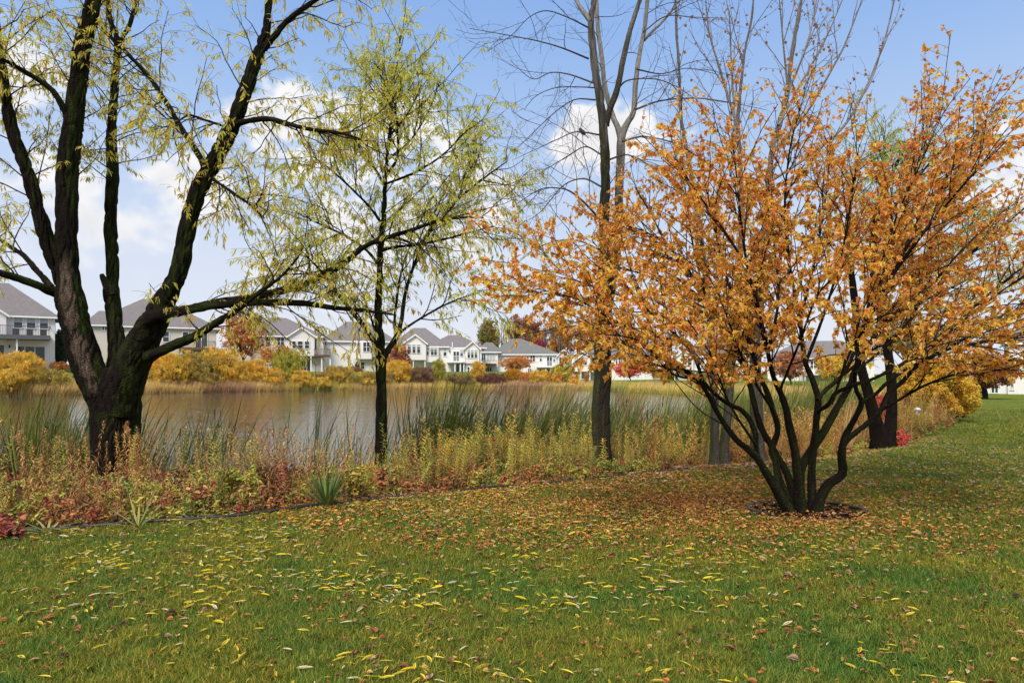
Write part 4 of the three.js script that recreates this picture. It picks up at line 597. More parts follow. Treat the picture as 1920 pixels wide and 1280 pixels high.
plant('spruce_tree', 'small blue spruce under the boxed-out window', 'tree', 671, 702, 22, 30, 115, [[0.13, 0.2, 0.2], [0.1, 0.16, 0.16]], { n: 700, leaf: 0.24, cone: true, trunk: 0.06, trunkShare: 0.1 }); plant('hedge_shrub', 'burgundy rounded shrub in front of the blue spruce', 'shrub', 660, 705, 40, 18, 113, [...RUST, PURP[0]], { n: 600, leaf: 0.26, lump: 0.15 }); plant('evergreen_shrub', 'clipped dark green ball shrub by the white pole', 'shrub', 1253, 702, 15, 16, 128, EVER, { n: 500, leaf: 0.22, lump: 0.05, gaps: -1 }); plant('hedge_shrub', 'low grey-brown shrub left of the clipped ball', 'shrub', 1233, 704, 24, 12, 128, TAN, { n: 350, leaf: 0.24 });
plant('oak_tree', 'yellow-green tree rising behind the roofs', 'tree', 916, 668, 42, 72, 185, [[0.33, 0.30, 0.06], [0.26, 0.27, 0.07], [0.42, 0.26, 0.08]], { trunk: 0.25, n: 1500, leaf: 0.5, gaps: -0.2 });
plant('oak_tree', 'rust-coloured oak rising behind the hip roof', 'tree', 985, 672, 74, 84, 195, RUST, { trunk: 0.3, n: 2200, leaf: 0.55, gaps: -0.2 }); plant('oak_tree', 'second rust-brown oak toward the cottonwood', 'tree', 1048, 672, 70, 80, 205, [...RUST, TAN[1]], { trunk: 0.3, n: 1500, leaf: 0.5, gaps: 0 }); plant('oak_tree', 'thin brown oak behind the cottonwood trunk', 'tree', 1108, 674, 66, 76, 205, [...RUST, TAN[1]], { trunk: 0.3, n: 1100, leaf: 0.5, gaps: 0.05 }); plant('maple_tree', 'crimson tree top behind the hip roof', 'tree', 1012, 668, 26, 34, 170, [[0.5, 0.08, 0.08], [0.42, 0.07, 0.08]], { trunk: 0.12, n: 800, leaf: 0.4 }); plant('maple_tree', 'low pinkish red tree behind the roof ridge', 'tree', 958, 660, 40, 20, 165, [[0.42, 0.12, 0.10], [0.36, 0.14, 0.1]], { n: 600, leaf: 0.4, trunk: 0.12 });
plant('oak_tree', 'bare-limbed tan tree in the far wood', 'tree', 1160, 676, 80, 74, 200, [...TAN, RUST[3]], { trunk: 0.3, n: 700, leaf: 0.5, gaps: 0.1 }); plant('oak_tree', 'faint brown tree at the end of the far wood', 'tree', 1235, 676, 90, 64, 200, [...TAN, RUST[0]], { trunk: 0.3, n: 900, leaf: 0.5, gaps: 0.05 });
plant('oak_tree', 'brown tree far behind the maple crown', 'tree', 1400, 680, 120, 90, 190, RUST, { trunk: 0.3, n: 1400, leaf: 0.6 }); plant('oak_tree', 'dull gold tree far behind the maple crown', 'tree', 1700, 690, 150, 100, 160, [...TAN, OLV[1]], { trunk: 0.3, n: 1600, leaf: 0.6 });
{ const mb = new MB(), rng = rngOf(77); for (let k = 0; k < 46; k++) { const d = 175 + rng() * 40, px = 930 + rng() * 240, p = at(px, 676, d), h = 7 + rng() * 5, l = (rng() - 0.5) * 1.2; mb.tube([p, p.clone().add(V(l * 0.4, h * 0.5, 0)), p.clone().add(V(l, h, 0))], [0.16, 0.1, 0.04], 4, [0.13, 0.115, 0.1]); for (let j = 0; j < 9; j++) { const b = p.clone().add(V(l * 0.5, h * (0.4 + 0.6 * rng()), 0)); mb.tube([b, b.clone().add(V((rng() - 0.5) * 3.2, 0.8 + rng() * 1.6, (rng() - 0.5) * 2))], [0.05, 0.02], 3, [0.14, 0.12, 0.105]); } } tag(mb.build('bare_woods', TWIG), 'grey leafless trunks of the far wood above the roofs', 'woods', null, 'stuff'); }
plant('ornamental_tree', 'rust tree standing before the pale house between the maple stems', 'tree', 1482, 722, 70, 66, 98, [...RUST, ORG[2]], { trunk: 0.12, n: 1100, leaf: 0.3, trunkShare: 0.15 }); plant('ornamental_tree', 'golden tree standing before the pale house between the maple stems', 'tree', 1568, 724, 84, 62, 92, [...YEL, OLV[1]], { trunk: 0.12, n: 1100, leaf: 0.3, trunkShare: 0.1 });
// large golden shrub where the near bed turns the corner, and red ones beside it
plant('golden_shrub', 'large golden shrub where the lawn meets the reeds', 'shrub', 1748, 778, 150, 112, 23, [[0.84, 0.56, 0.05], [0.74, 0.50, 0.06], [0.80, 0.44, 0.06], [0.60, 0.48, 0.07]], { n: 3800, leaf: 0.11, geo: clump, group: 'corner shrubs', onGround: true, gaps: -0.2 }); plant('golden_shrub', 'small golden shrub at the right end of the reed bed', 'shrub', 1806, 772, 50, 68, 25, YEL, { n: 1500, leaf: 0.1, geo: clump, group: 'corner shrubs', onGround: true });
plant('red_shrub', 'orange-red shrub between the dark forked trunks', 'shrub', 1650, 800, 36, 60, 17.6, RED, { n: 900, leaf: 0.08, onGround: true }); plant('red_shrub', 'low red seedling beside the dark trunk foot', 'shrub', 1688, 836, 30, 30, 15.6, RED, { n: 260, leaf: 0.07, onGround: true });

// ---------------------------------------------------------------- instanced mass helper
function mass(name, geo, mat, items, label, category, parent) {
  const im = shade(new THREE.InstancedMesh(geo, mat, items.length)); im.name = parent ? name : numbered(name); const m = new THREE.Matrix4(), Q = new THREE.Quaternion(), E = new THREE.Euler();
  items.forEach(([p, e, s, c], i) => { E.set(e[0], e[1], e[2], 'YXZ'); Q.setFromEuler(E); m.compose(p, Q, s.isVector3 ? s : V(s, s, s)); im.setMatrixAt(i, m); im.setColorAt(i, c); });
  (parent ?? scene).add(im); if (!parent) tag(im, label, category, null, 'stuff'); return im;
}
const vary = (rng, c, k = 0.25) => { const f = 1 + (rng() * 2 - 1) * k; return C(c[0] * f, c[1] * f, c[2] * f); };
const PLANT = new THREE.MeshPhysicalMaterial({ color: C(1, 1, 1), vertexColors: true, roughness: 0.85, specularIntensity: 0.25, transmission: 0.26, thickness: 0, side: THREE.DoubleSide });
const PLAIN = leafMat({ transmission: 0.2 });

// ---------------------------------------------------------------- lawn grass
{
  const tuft = (seed, n, h, rad, w) => { const rng = rngOf(seed), mb = new MB(); for (let k = 0; k < n; k++) { const a = rng() * 6.28, r = Math.sqrt(rng()) * rad, l = rng() * 6.28, lean = 0.25 + rng() * 0.75; const g = 0.75 + 0.5 * rng(), straw = rng() < 0.13; mb.blade(V(Math.cos(a) * r, -0.004, Math.sin(a) * r), V(Math.cos(l) * lean, 1, Math.sin(l) * lean), V(Math.cos(l) * 0.9, -0.35, Math.sin(l) * 0.9), h * (0.6 + 0.7 * rng()), w, straw ? [2.6 * g, 1.5 * g, 2.2 * g] : [g, g, g], 2); } return mb.geometry(); };
  const geos = [tuft(1, 22, 0.046, 0.05, 0.0032), tuft(2, 22, 0.04, 0.055, 0.0032), tuft(3, 20, 0.052, 0.055, 0.0034)], lists = [[], [], []], rng = rngOf(404);
  const zones = [[2.2, 5, 1300, 1], [5, 7.5, 950, 1.05], [7.5, 11, 520, 1.3], [11, 18, 220, 1.7], [18, 34, 80, 2.5]];
  for (const [d0, d1, dens, sc] of zones) {
    const x0 = -0.78 * d1 - 1, x1 = 0.78 * d1 + 1.5, n = Math.round((x1 - x0) * (d1 - d0) * dens);
    for (let k = 0; k < n; k++) {
      const x = lerp(x0, x1, rng()), d = lerp(d0, d1, rng()); if (Math.abs(x) > 0.78 * d + 1.4) continue;
      const b = inBed(x, d) + 0.12 * N3(x * 4, d * 4, 2); if (b > 0.02 && rng() > 0.02) continue; if (b > 0.6) continue;
      const ring = Math.hypot((x - 3.39) / 1.0, (d - 7.88) / 0.85); if (ring < 0.66) continue;
      const chips = Math.hypot((x - 4.05) / 2.0, (d - 12.1) / 0.95); if (chips < 0.75 && rng() < 0.85) continue;
      const litter = Math.exp(-(((x - 3) / 2.6) ** 2 + ((d - 7.6) / 1.5) ** 2)); if (rng() < litter * 0.45) continue;
      const n1 = fbm(x * 0.9, d * 0.9, 4, 3), n2 = clamp(0.5 + 1.2 * n1 + 0.5 * N3(x * 4.5, d * 4.5, 6), 0, 1), c = [lerp(0.062, 0.165, n2), lerp(0.138, 0.185, n2), 0.018];
      lists[Math.floor(rng() * 3)].push([V(x, groundY(x, d, d < 9 && b < -1 ? 9 : undefined), -d), [(rng() - 0.5) * 0.3, rng() * 6.28, (rng() - 0.5) * 0.3], V(sc * (0.8 + 0.5 * rng()), (0.75 + 0.5 * rng()) * (1 + (sc - 1) * 0.35), sc * (0.8 + 0.5 * rng())), vary(rng, c, 0.22)]);
    }
  }
  geos.forEach((g, i) => mass('grass', g, PLANT, lists[i], ['short green grass blades covering the lawn', 'shorter grass blades mixed through the lawn', 'longer grass blades mixed through the lawn'][i], 'grass'));
}

// ---------------------------------------------------------------- weeds, reeds and dry grass of the bank
const weed = (seed, o) => {
  const rng = rngOf(seed), mb = new MB(), H = o.h, lean = V((rng() - 0.5) * 0.14, 1, (rng() - 0.5) * 0.14), P = []; for (let k = 0; k <= 5; k++) P.push(V(lean.x * H * (k / 5) ** 1.5, H * k / 5, lean.z * H * (k / 5) ** 1.5));
  mb.tube(P, [0.004, 0.0036, 0.0032, 0.0026, 0.002, 0.0012], 3, o.stem);
  for (let k = 0; k < o.n; k++) {
    const t = 0.06 + 0.94 * (k + rng()) / o.n, f = t * 5, i = Math.min(4, Math.floor(f)), p = P[i].clone().lerp(P[i + 1], f - i), a = k * 2.4 + rng(), dead = rng() > sm(o.dead - 0.28, o.dead + 0.28, t), l = o.l * (1.15 - 0.65 * t) * (0.7 + 0.6 * rng());
    const c = pick(rng, dead ? o.brown : o.green).map((q) => q * 1.25), up = dead ? -0.2 - rng() * 0.6 : 0.12 + 0.55 * t;
    mb.blade(p, V(Math.cos(a), up, Math.sin(a)), V(0, dead ? -0.9 : -0.7, 0), l * 1.2, o.w * (dead ? 0.75 : 1), c, 2);
  }
  if (o.plume) for (let k = 0; k < 22; k++) { const t = rng(), a = rng() * 6.28; mb.blade(V(P[5].x + Math.cos(a) * 0.012, H - 0.12 * t, P[5].z + Math.sin(a) * 0.012), V(Math.cos(a), 0.9, Math.sin(a)), V(0, -0.5, 0), 0.035 + 0.035 * t, 0.007, pick(rng, o.plume), 1); }
  return mb.geometry();
};
const GBR = [[0.30, 0.14, 0.06], [0.24, 0.11, 0.05], [0.36, 0.20, 0.08]], GGR = [[0.32, 0.33, 0.06], [0.24, 0.28, 0.07], [0.44, 0.36, 0.05], [0.28, 0.32, 0.10]], GYE = [[0.50, 0.40, 0.05], [0.42, 0.40, 0.06], [0.34, 0.37, 0.07], [0.52, 0.34, 0.06]];
const weeds = {
  green: [weed(1, { h: 0.86, n: 58, l: 0.1, w: 0.019, dead: 0.38, stem: [0.22, 0.13, 0.06], green: GGR, brown: GBR }), weed(2, { h: 0.74, n: 48, l: 0.095, w: 0.019, dead: 0.34, stem: [0.22, 0.13, 0.06], green: GGR, brown: GBR }), weed(3, { h: 0.95, n: 64, l: 0.1, w: 0.018, dead: 0.42, stem: [0.2, 0.12, 0.05], green: GGR, brown: GBR, plume: [[0.35, 0.24, 0.13]] })],
  yellow: [weed(4, { h: 0.82, n: 56, l: 0.105, w: 0.019, dead: 0.3, stem: [0.25, 0.15, 0.06], green: GYE, brown: GBR }), weed(5, { h: 0.7, n: 48, l: 0.1, w: 0.020, dead: 0.26, stem: [0.25, 0.15, 0.06], green: GYE, brown: [...GBR, [0.45, 0.30, 0.08]] })],
  brown: [weed(6, { h: 0.92, n: 52, l: 0.09, w: 0.017, dead: 0.95, stem: [0.22, 0.11, 0.05], green: GYE, brown: [[0.34, 0.15, 0.055], [0.28, 0.12, 0.05], [0.42, 0.22, 0.08], [0.46, 0.27, 0.11]], plume: [[0.42, 0.25, 0.12], [0.36, 0.2, 0.1]] }), weed(7, { h: 0.8, n: 48, l: 0.09, w: 0.017, dead: 0.85, stem: [0.24, 0.12, 0.05], green: GYE, brown: [[0.36, 0.17, 0.06], [0.44, 0.25, 0.09]], plume: [[0.44, 0.28, 0.14]] })],
};
const reedClump = (seed, n, h, w, pal, lean, spike) => { const rng = rngOf(seed), mb = new MB(); for (let k = 0; k < n; k++) { const a = rng() * 6.28, r = rng() * 0.09, q = rng() * 6.28, l = 0.05 + rng() * 0.2; mb.blade(V(Math.cos(a) * r, -0.25, Math.sin(a) * r), V(Math.cos(q) * l + lean * 0.3, 1, Math.sin(q) * l), V(lean * (0.5 + rng() * 0.9) + (rng() - 0.5) * 0.3, rng() < 0.25 ? -1 : -0.15, (rng() - 0.5) * 0.4), h * (0.6 + 0.5 * rng()), w * (0.7 + 0.5 * rng()), pick(rng, pal), 5, V(Math.cos(q + 1), 0, Math.sin(q + 1))); }
  if (spike) { const t = V(lean * 0.22 * h, h * 0.62, 0); mb.tube([V(0, -0.2, 0), V(t.x * 0.4, h * 0.45, 0), t], [0.004, 0.004, 0.003], 4, [0.3, 0.22, 0.1]); mb.tube([t.clone(), t.clone().add(V(0.005, 0.03, 0)), t.clone().add(V(0.02, 0.15, 0)), t.clone().add(V(0.022, 0.17, 0))], [0.004, 0.009, 0.009, 0.003], 6, [0.11, 0.05, 0.025]); } return mb.geometry(); };
const RG = [[0.13, 0.17, 0.03], [0.18, 0.21, 0.04], [0.26, 0.24, 0.06], [0.10, 0.14, 0.025]], RT = [[0.46, 0.32, 0.15], [0.54, 0.39, 0.2], [0.38, 0.24, 0.1], [0.34, 0.26, 0.09]];
const reeds = { green: [reedClump(1, 13, 1.9, 0.02, RG, 0.26), reedClump(2, 12, 1.75, 0.02, [...RG, RT[0]], 0.42), reedClump(8, 11, 2.0, 0.02, RG, 0.14)], mixed: [reedClump(3, 12, 1.75, 0.019, [...RG, ...RT], 0.34), reedClump(4, 12, 1.65, 0.019, [...RG, ...RT], 0.24, true)], tan: [reedClump(5, 11, 1.45, 0.013, RT, 0.35), reedClump(6, 11, 1.25, 0.012, [...RT, RG[2]], 0.25)], low: [reedClump(7, 16, 0.75, 0.01, RT, 0.2), reedClump(9, 16, 0.65, 0.01, [...RT, [0.4, 0.33, 0.08]], 0.1)] };
{
  const rng = rngOf(808), L = { wg: [], wy: [], wb: [], rg: [], rm: [], rt: [], rl: [] };
  const put = (key, x, d, s, c) => L[key].push([V(x, groundY(x, d) - 0.02, -d), [(rng() - 0.5) * (rng() < 0.12 ? 1.3 : 0.3), key[0] === 'r' ? (rng() - 0.5) * 1.3 : rng() * 6.28, (rng() - 0.5) * (rng() < 0.1 ? 1.2 : 0.3)], V(s, s * (0.85 + 0.3 * rng()), s), c]);
  const W1 = () => { const k = rng(); return vary(rng, [1 + 0.18 * k, 1, 0.9 + 0.2 * rng()], 0.3); };
  // the weedy strip behind the lawn edge
  for (let k = 0; k < 9500; k++) {
    const x = lerp(-11, 17, rng()), e = edgeD(x), depth = 0.22 + (rng() ** 0.8) * (x < 4 ? 4.2 : 4.6), d = e + depth * (x > 3 ? 0.8 : 1), s = shoreDistance(x, d); if (s < 0.1 || Math.abs(x) > 0.8 * d + 1.5) continue;
    const chips = Math.hypot((x - 4.05) / 2.1, (d - 12.1) / 1.05); if (chips < 0.9) continue; if (x > 2.6 && x < 6.5 && depth < 0.9) continue;
    if (Math.hypot(x - X(610, 8.2), d - 8.35) < 0.42 || Math.hypot(x - X(88, 6.95), d - 7.0) < 0.4) continue;
    const n = N3(x * 0.8, d * 0.7, 5) + 0.6 * N3(x * 2.3, d * 2.3, 1), hs = (0.62 + 0.42 * sm(0.2, 1.6, depth)) * (1 - 0.25 * sm(1, -1.5, x) * 0.3) * (x > 4 ? 1.12 : x > -1.4 ? 0.95 : 0.9) * (0.72 + 0.5 * rng()) * (1 + 0.35 * N3(x * 1.3, d * 1.3, 33));
    if (depth > 2 && rng() < 0.5) continue; if (N3(x * 2.6, d * 2.6, 71) < -0.16) continue; if (x < -1.2 && depth > 1.5 && rng() < 0.6) continue; if (x < -1.4 && depth > 1 && N3(x * 0.9, d * 0.9, 50) < -0.12) continue;
    if (x < -1.4) put(n > 0.02 ? 'wb' : n > -0.2 ? 'wg' : rng() < 0.5 ? 'wy' : 'wg', x, d, hs * (n > 0.02 ? 1.05 : 0.9), W1());
    else if (x < 1.55) put(n > 0.4 ? 'wb' : n > -0.05 ? 'wy' : 'wg', x, d, hs * 0.98, W1());
    else if (x < 5) put(n > 0.12 ? 'wy' : n > -0.12 ? 'wb' : n > -0.3 ? 'wg' : 'rl', x, d, hs * 0.95, W1());
    else put(n > 0.15 ? 'wy' : n > -0.25 ? 'wb' : 'rl', x, d, hs * 1.08, W1());
  }
  // dry litter grass along the very foot of the bed
  for (let k = 0; k < 520; k++) { const x = lerp(-9, 3, rng()), d = edgeD(x) + 0.25 + rng() * 2.5; if (shoreDistance(x, d) < 0.2) continue; put('rl', x, d, 0.35 + 0.4 * rng(), vary(rng, [0.85, 0.7, 0.6], 0.3)); }
  // cattails standing in the shallows
  for (let k = 0; k < 22000; k++) {
    const x = lerp(-17, 19, rng()), d = lerp(12.6, 34, rng() ** 1.3), s = shoreDistance(x, d); if (Math.abs(x) > 0.8 * d + 1.5) continue;
    const px = 960 + x * F / d, wide = px > 770 ? (px > 1120 ? 7.5 : 5) : 2.6; if (s > 0.7 || s < -wide) continue; if (px > 600 && px < 770 && rng() < 0.9) continue; if (px < 600) { if (N3(x * 0.9, d * 0.5, 7) < 0.0 || rng() < (px > 250 ? 0.62 : 0.3)) continue; } else if (N3(x * 0.55, d * 0.35, 7) < -0.28) continue;
    const q = rng(); put(px > 1120 ? (q < 0.4 ? 'rg' : q < 0.55 ? 'rm' : 'rt') : q < 0.72 ? 'rg' : q < 0.84 ? 'rm' : 'rt', x, d, (px < 600 ? 1.2 : 1.28) * (0.72 + 0.42 * rng()), vary(rng, [1, 1, 1], 0.2));
  }
  // dry reeds between the maple and the far corner
  for (let k = 0; k < 4200; k++) { const x = lerp(5, 24, rng()), d = lerp(15, 50, rng()), s = shoreDistance(x, d), b = inBed(x, d); if (b < 0.5 || s < -3 || s > 8) continue; put(rng() < 0.08 ? 'rm' : rng() < 0.45 ? 'rt' : rng() < 0.5 ? 'wb' : rng() < 0.5 ? 'wy' : 'rl', x, d, 0.85 + 0.45 * rng(), vary(rng, [1.1, 1, 0.9], 0.25)); }
  // low leafy undergrowth between the stems
  const low = []; for (let k = 0; k < 6500; k++) { const x = lerp(-10, 16, rng()), d = edgeD(x) + 0.12 + rng() ** 1.3 * 3.2; if (shoreDistance(x, d) < 0.3 || Math.hypot((x - 4.05) / 2.1, (d - 12.1) / 1.05) < 0.95 || (x > 2.6 && x < 6.5 && d - edgeD(x) < 0.9) || Math.hypot(x - X(610, 8.2), d - 8.3) < 0.3) continue; const z = N3(x * 1.6, d * 1.6, 60), c = z > 0.3 ? [0.42, 0.18, 0.07] : z > 0.05 ? [0.3, 0.17, 0.07] : z > -0.25 ? [0.42, 0.36, 0.07] : [0.24, 0.27, 0.06]; const sc = 0.06 + 0.1 * rng(); low.push([V(x, groundY(x, d) + sc * 0.35 + 0.28 * rng() * rng(), -d), [rng() * 6, rng() * 6, rng() * 6], sc, vary(rng, rng() < 0.04 ? [0.5, 0.1, 0.07] : c, 0.35)]); }
  mass('undergrowth', clump, PLAIN, low, 'low rusty and olive leaves between the weed stems', 'undergrowth');
  const split = (list, geos, nm, lb, cat, mat = PLANT) => { const per = geos.map(() => []); list.forEach((q, i) => per[i % geos.length].push(q)); per.forEach((q, i) => q.length && mass(nm, geos[i], mat, q, lb[i] ?? lb[0], cat)); };
  split(L.wg, weeds.green, 'goldenrod', ['olive green leafy goldenrod stems behind the lawn edge', 'short green goldenrod stems behind the lawn edge', 'tall green goldenrod stems with seed plumes'], 'weeds');
  split(L.wy, weeds.yellow, 'goldenrod', ['yellow-green goldenrod stems between the willow and cottonwood', 'low yellow goldenrod stems along the lawn edge'], 'weeds');
  split(L.wb, weeds.brown, 'dried_weeds', ['rust-brown dried weeds with seed heads in front of the large willow', 'tan-brown dried weeds scattered through the bank'], 'weeds');
  split(L.rg, reeds.green, 'cattail_reeds', ['green cattail leaves leaning in the shallow water', 'green cattails with brown spikes', 'tall thin green cattail leaves in the shallows'], 'reeds');
  split(L.rm, reeds.mixed, 'cattail_reeds', ['half-dried cattail leaves in the shallows', 'half-dried cattails with brown spikes'], 'reeds');
  split(L.rt, reeds.tan, 'dry_reeds', ['tan dry reeds right of the cottonwood', 'shorter tan reeds toward the right corner'], 'reeds');
  split(L.rl, reeds.low, 'dry_grass', ['low tan dry grass at the foot of the bank', 'low straw-yellow grass at the foot of the bank'], 'grass');
}
{ // reed belt along the far shore
  const rng = rngOf(909), A = [], B = [], far = (seed, pal) => { const r = rngOf(seed), mb = new MB(); for (let k = 0; k < 14; k++) { const q = r() * 6.28, l = 0.1 + r() * 0.35; mb.blade(V((r() - 0.5) * 0.7, -0.2, (r() - 0.5) * 0.5), V(Math.cos(q) * l, 1, Math.sin(q) * l), V((r() - 0.3) * 0.7, -0.3, 0), 1.1 + r() * 0.7, 0.045, pal[k % pal.length], 3, V(1, 0, 0.3)); } return mb.geometry(); };
  const ga = far(1, [[1, 1, 1], [0.8, 0.85, 0.8], [1.15, 1.05, 0.9]]), gb = far(2, [[1, 1, 1], [1.2, 1.0, 0.8], [0.7, 0.8, 0.9]]);
  const line = pond.slice(4, 14);
  for (let k = 0; k < 11000; k++) {
    const i = Math.floor(rng() * (line.length - 1)), t = rng(), nx = line[i + 1][1] - line[i][1], nd = -(line[i + 1][0] - line[i][0]), nl = Math.hypot(nx, nd), off = -0.8 + 4.4 * rng() ** 1.4, x = lerp(line[i][0], line[i + 1][0], t) + nx / nl * off, d = lerp(line[i][1], line[i + 1][1], t) + nd / nl * off, s = shoreDistance(x, d); if (s < -1.2 || s > 4.5) continue;
    const z = N3(x * 0.11, d * 0.11, 3), c = z > 0.28 ? [0.4, 0.25, 0.14] : z > -0.08 ? [0.54, 0.39, 0.15] : z > -0.3 ? [0.52, 0.41, 0.11] : [0.36, 0.33, 0.10], h = ((s < 0.4 ? 0.45 : 0.6) + 0.35 * rng()) * (1 + 0.35 * sm(0, -35, x));
    (k % 2 ? A : B).push([V(x, Math.max(WATER - 0.1, groundY(x, d, s)), -d), [0, (rng() - 0.5) * 1.5, 0], V(0.9, h, 0.9), vary(rng, c, 0.28)]);
  }
  mass('shoreline_reeds', ga, PLANT, A, 'tan and purplish reeds lining the far shore', 'reeds'); mass('shoreline_reeds', gb, PLANT, B, 'ochre reeds mixed along the far shore', 'reeds');
}

// ---------------------------------------------------------------- single plants of the bed
function rosette(name, label, px, py, d, n, len, wid, lift, pal, seed) {
  const rng = rngOf(seed), c = at(px, py, d), gy = groundY(c.x, d), g = thing(name, label, 'plant', [c.x, gy, c.z]);
  for (let k = 0; k < n; k++) { const mb = new MB(), a = k * 2.399 + rng() * 0.4, up = lerp(lift[0], lift[1], (k / n) ** 0.8) + (rng() - 0.5) * 0.2; mb.blade(V(Math.cos(a) * 0.02, 0.01, Math.sin(a) * 0.02), V(Math.cos(a), up, Math.sin(a)), V(0, up > 0.6 ? -0.12 : -0.35, 0), len * (0.7 + 0.45 * rng()), wid, pick(rng, pal), 4); mb.build('leaf', PLANT, g, true); }
  return g;
}
const YUC = [[0.09, 0.15, 0.04], [0.12, 0.18, 0.05], [0.17, 0.22, 0.06]], YUD = [[0.24, 0.27, 0.07], [0.36, 0.33, 0.1], [0.16, 0.21, 0.06]];
rosette('yucca_plant', 'spiky green yucca with upright sword leaves at the bed edge', 612, 958, 8.15, 46, 0.5, 0.03, [0.35, 2.6], YUC, 3);
rosette('yucca_plant', 'flattened yellow-green yucca sprawled at the lower left bed edge', 88, 1003, 6.85, 22, 0.44, 0.024, [0.02, 0.55], YUD, 5);
rosette('iris_clump', 'limp arching iris leaves fallen over the bed edge', 258, 985, 7.1, 16, 0.5, 0.022, [0.15, 1.3], YUD, 7); rosette('iris_clump', 'flattened iris leaves lying right of the limp ones', 370, 978, 7.35, 18, 0.42, 0.02, [0.0, 0.35], [...YUD, [0.45, 0.36, 0.2]], 9); rosette('iris_clump', 'withered straw-coloured leaves splayed at the edging', 750, 940, 8.6, 20, 0.36, 0.018, [0.0, 0.5], [[0.45, 0.34, 0.18], [0.4, 0.32, 0.12], [0.3, 0.2, 0.1]], 10);
function bushlet(name, label, px, py, d, w, h, pal, n, size, geo, seed) {
  const rng = rngOf(seed), c = at(px, py, d), gy = groundY(c.x, d), g = thing(name, label, 'plant', [c.x, gy, c.z]), mb = new MB(), items = [];
  for (let s = 0; s < 9; s++) { const a = rng() * 6.28, r = w * (0.2 + 0.8 * rng()) / 2, e = V(Math.cos(a) * r, h * (0.6 + 0.4 * rng()), Math.sin(a) * r), m = e.clone().multiplyScalar(0.5).add(V(0, 0.06, 0)); mb.tube([V(0, -0.02, 0), m, e], [0.006, 0.004, 0.002], 4, [0.14, 0.07, 0.05]);
    for (let k = 0; k < n / 9; k++) { const t = 0.25 + 0.75 * rng(), p = V(0, 0, 0).lerp(e, t).add(V((rng() - 0.5) * 0.09, (rng() - 0.3) * 0.08, (rng() - 0.5) * 0.09)); items.push([p, [-1.2 + rng() * 1.2, rng() * 6.28, (rng() - 0.5)], size * (0.6 + 0.7 * rng()), vary(rng, pick(rng, pal), 0.2)]); } }
  mb.build('stems', TWIG, g).userData.kind = 'stuff'; mass('foliage', geo, PLAIN, items, '', '', g).userData.kind = 'stuff';
}
const LIME = [[0.38, 0.38, 0.06], [0.28, 0.31, 0.05], [0.44, 0.37, 0.07], [0.3, 0.2, 0.06]], SUM = [[0.34, 0.08, 0.055], [0.42, 0.13, 0.065], [0.26, 0.06, 0.05], [0.3, 0.16, 0.07]];
bushlet('lime_shrub', 'lime-green leafy shrub among rusty weeds at the bed edge', 452, 950, 8.1, 0.62, 0.52, LIME, 330, 0.058, broadLeaf, 21); bushlet('lime_shrub', 'yellow leafy sapling right of the spiky yucca', 664, 945, 8.6, 0.4, 0.42, [...LIME, [0.55, 0.36, 0.05]], 160, 0.058, broadLeaf, 22);
bushlet('sumac_seedling', 'scarlet seedling left of the spiky yucca', 530, 952, 8.15, 0.34, 0.55, SUM, 110, 0.05, broadLeaf, 23); bushlet('sumac_seedling', 'scarlet seedling standing above the goldenrod', 935, 868, 12.2, 0.5, 0.95, SUM, 150, 0.085, broadLeaf, 24); bushlet('sumac_seedling', 'dark red broad-leaved seedling at the lower left corner', 22, 1018, 6.6, 0.5, 0.22, [...SUM, [0.3, 0.07, 0.06]], 70, 0.08, mapleLeaf, 25); bushlet('sumac_seedling', 'orange-leaved sapling hiding at the slender willow foot', 717, 935, 8.75, 0.14, 0.42, [[0.5, 0.19, 0.07], [0.46, 0.24, 0.09], [0.36, 0.14, 0.06]], 90, 0.05, broadLeaf, 26); bushlet('sumac_seedling', 'coral-leaved seedling in front of the large willow weeds', 380, 962, 7.9, 0.5, 0.34, [[0.5, 0.18, 0.1], [0.4, 0.13, 0.08], [0.55, 0.3, 0.1]], 90, 0.085, broadLeaf, 27);
{ const rng = rngOf(31), c = at(497, 905, 9.3), g = thing('grass_tussock', 'arching brown dry grass tussock between the willows', 'plant', [c.x, groundY(c.x, 9.3), c.z]), mb = new MB(); for (let k = 0; k < 260; k++) { const a = rng() * 6.28, l = 0.15 + rng() * 0.55; mb.blade(V(Math.cos(a) * 0.05, 0, Math.sin(a) * 0.05), V(Math.cos(a) * l, 1, Math.sin(a) * l), V(Math.cos(a) * 1.1, -1.3, Math.sin(a) * 1.1), 0.75 + 0.35 * rng(), 0.007, pick(rng, [[0.2, 0.1, 0.055], [0.26, 0.14, 0.08], [0.15, 0.08, 0.05]]), 5); } mb.build('blades', PLANT, g, true).userData.kind = 'stuff'; }

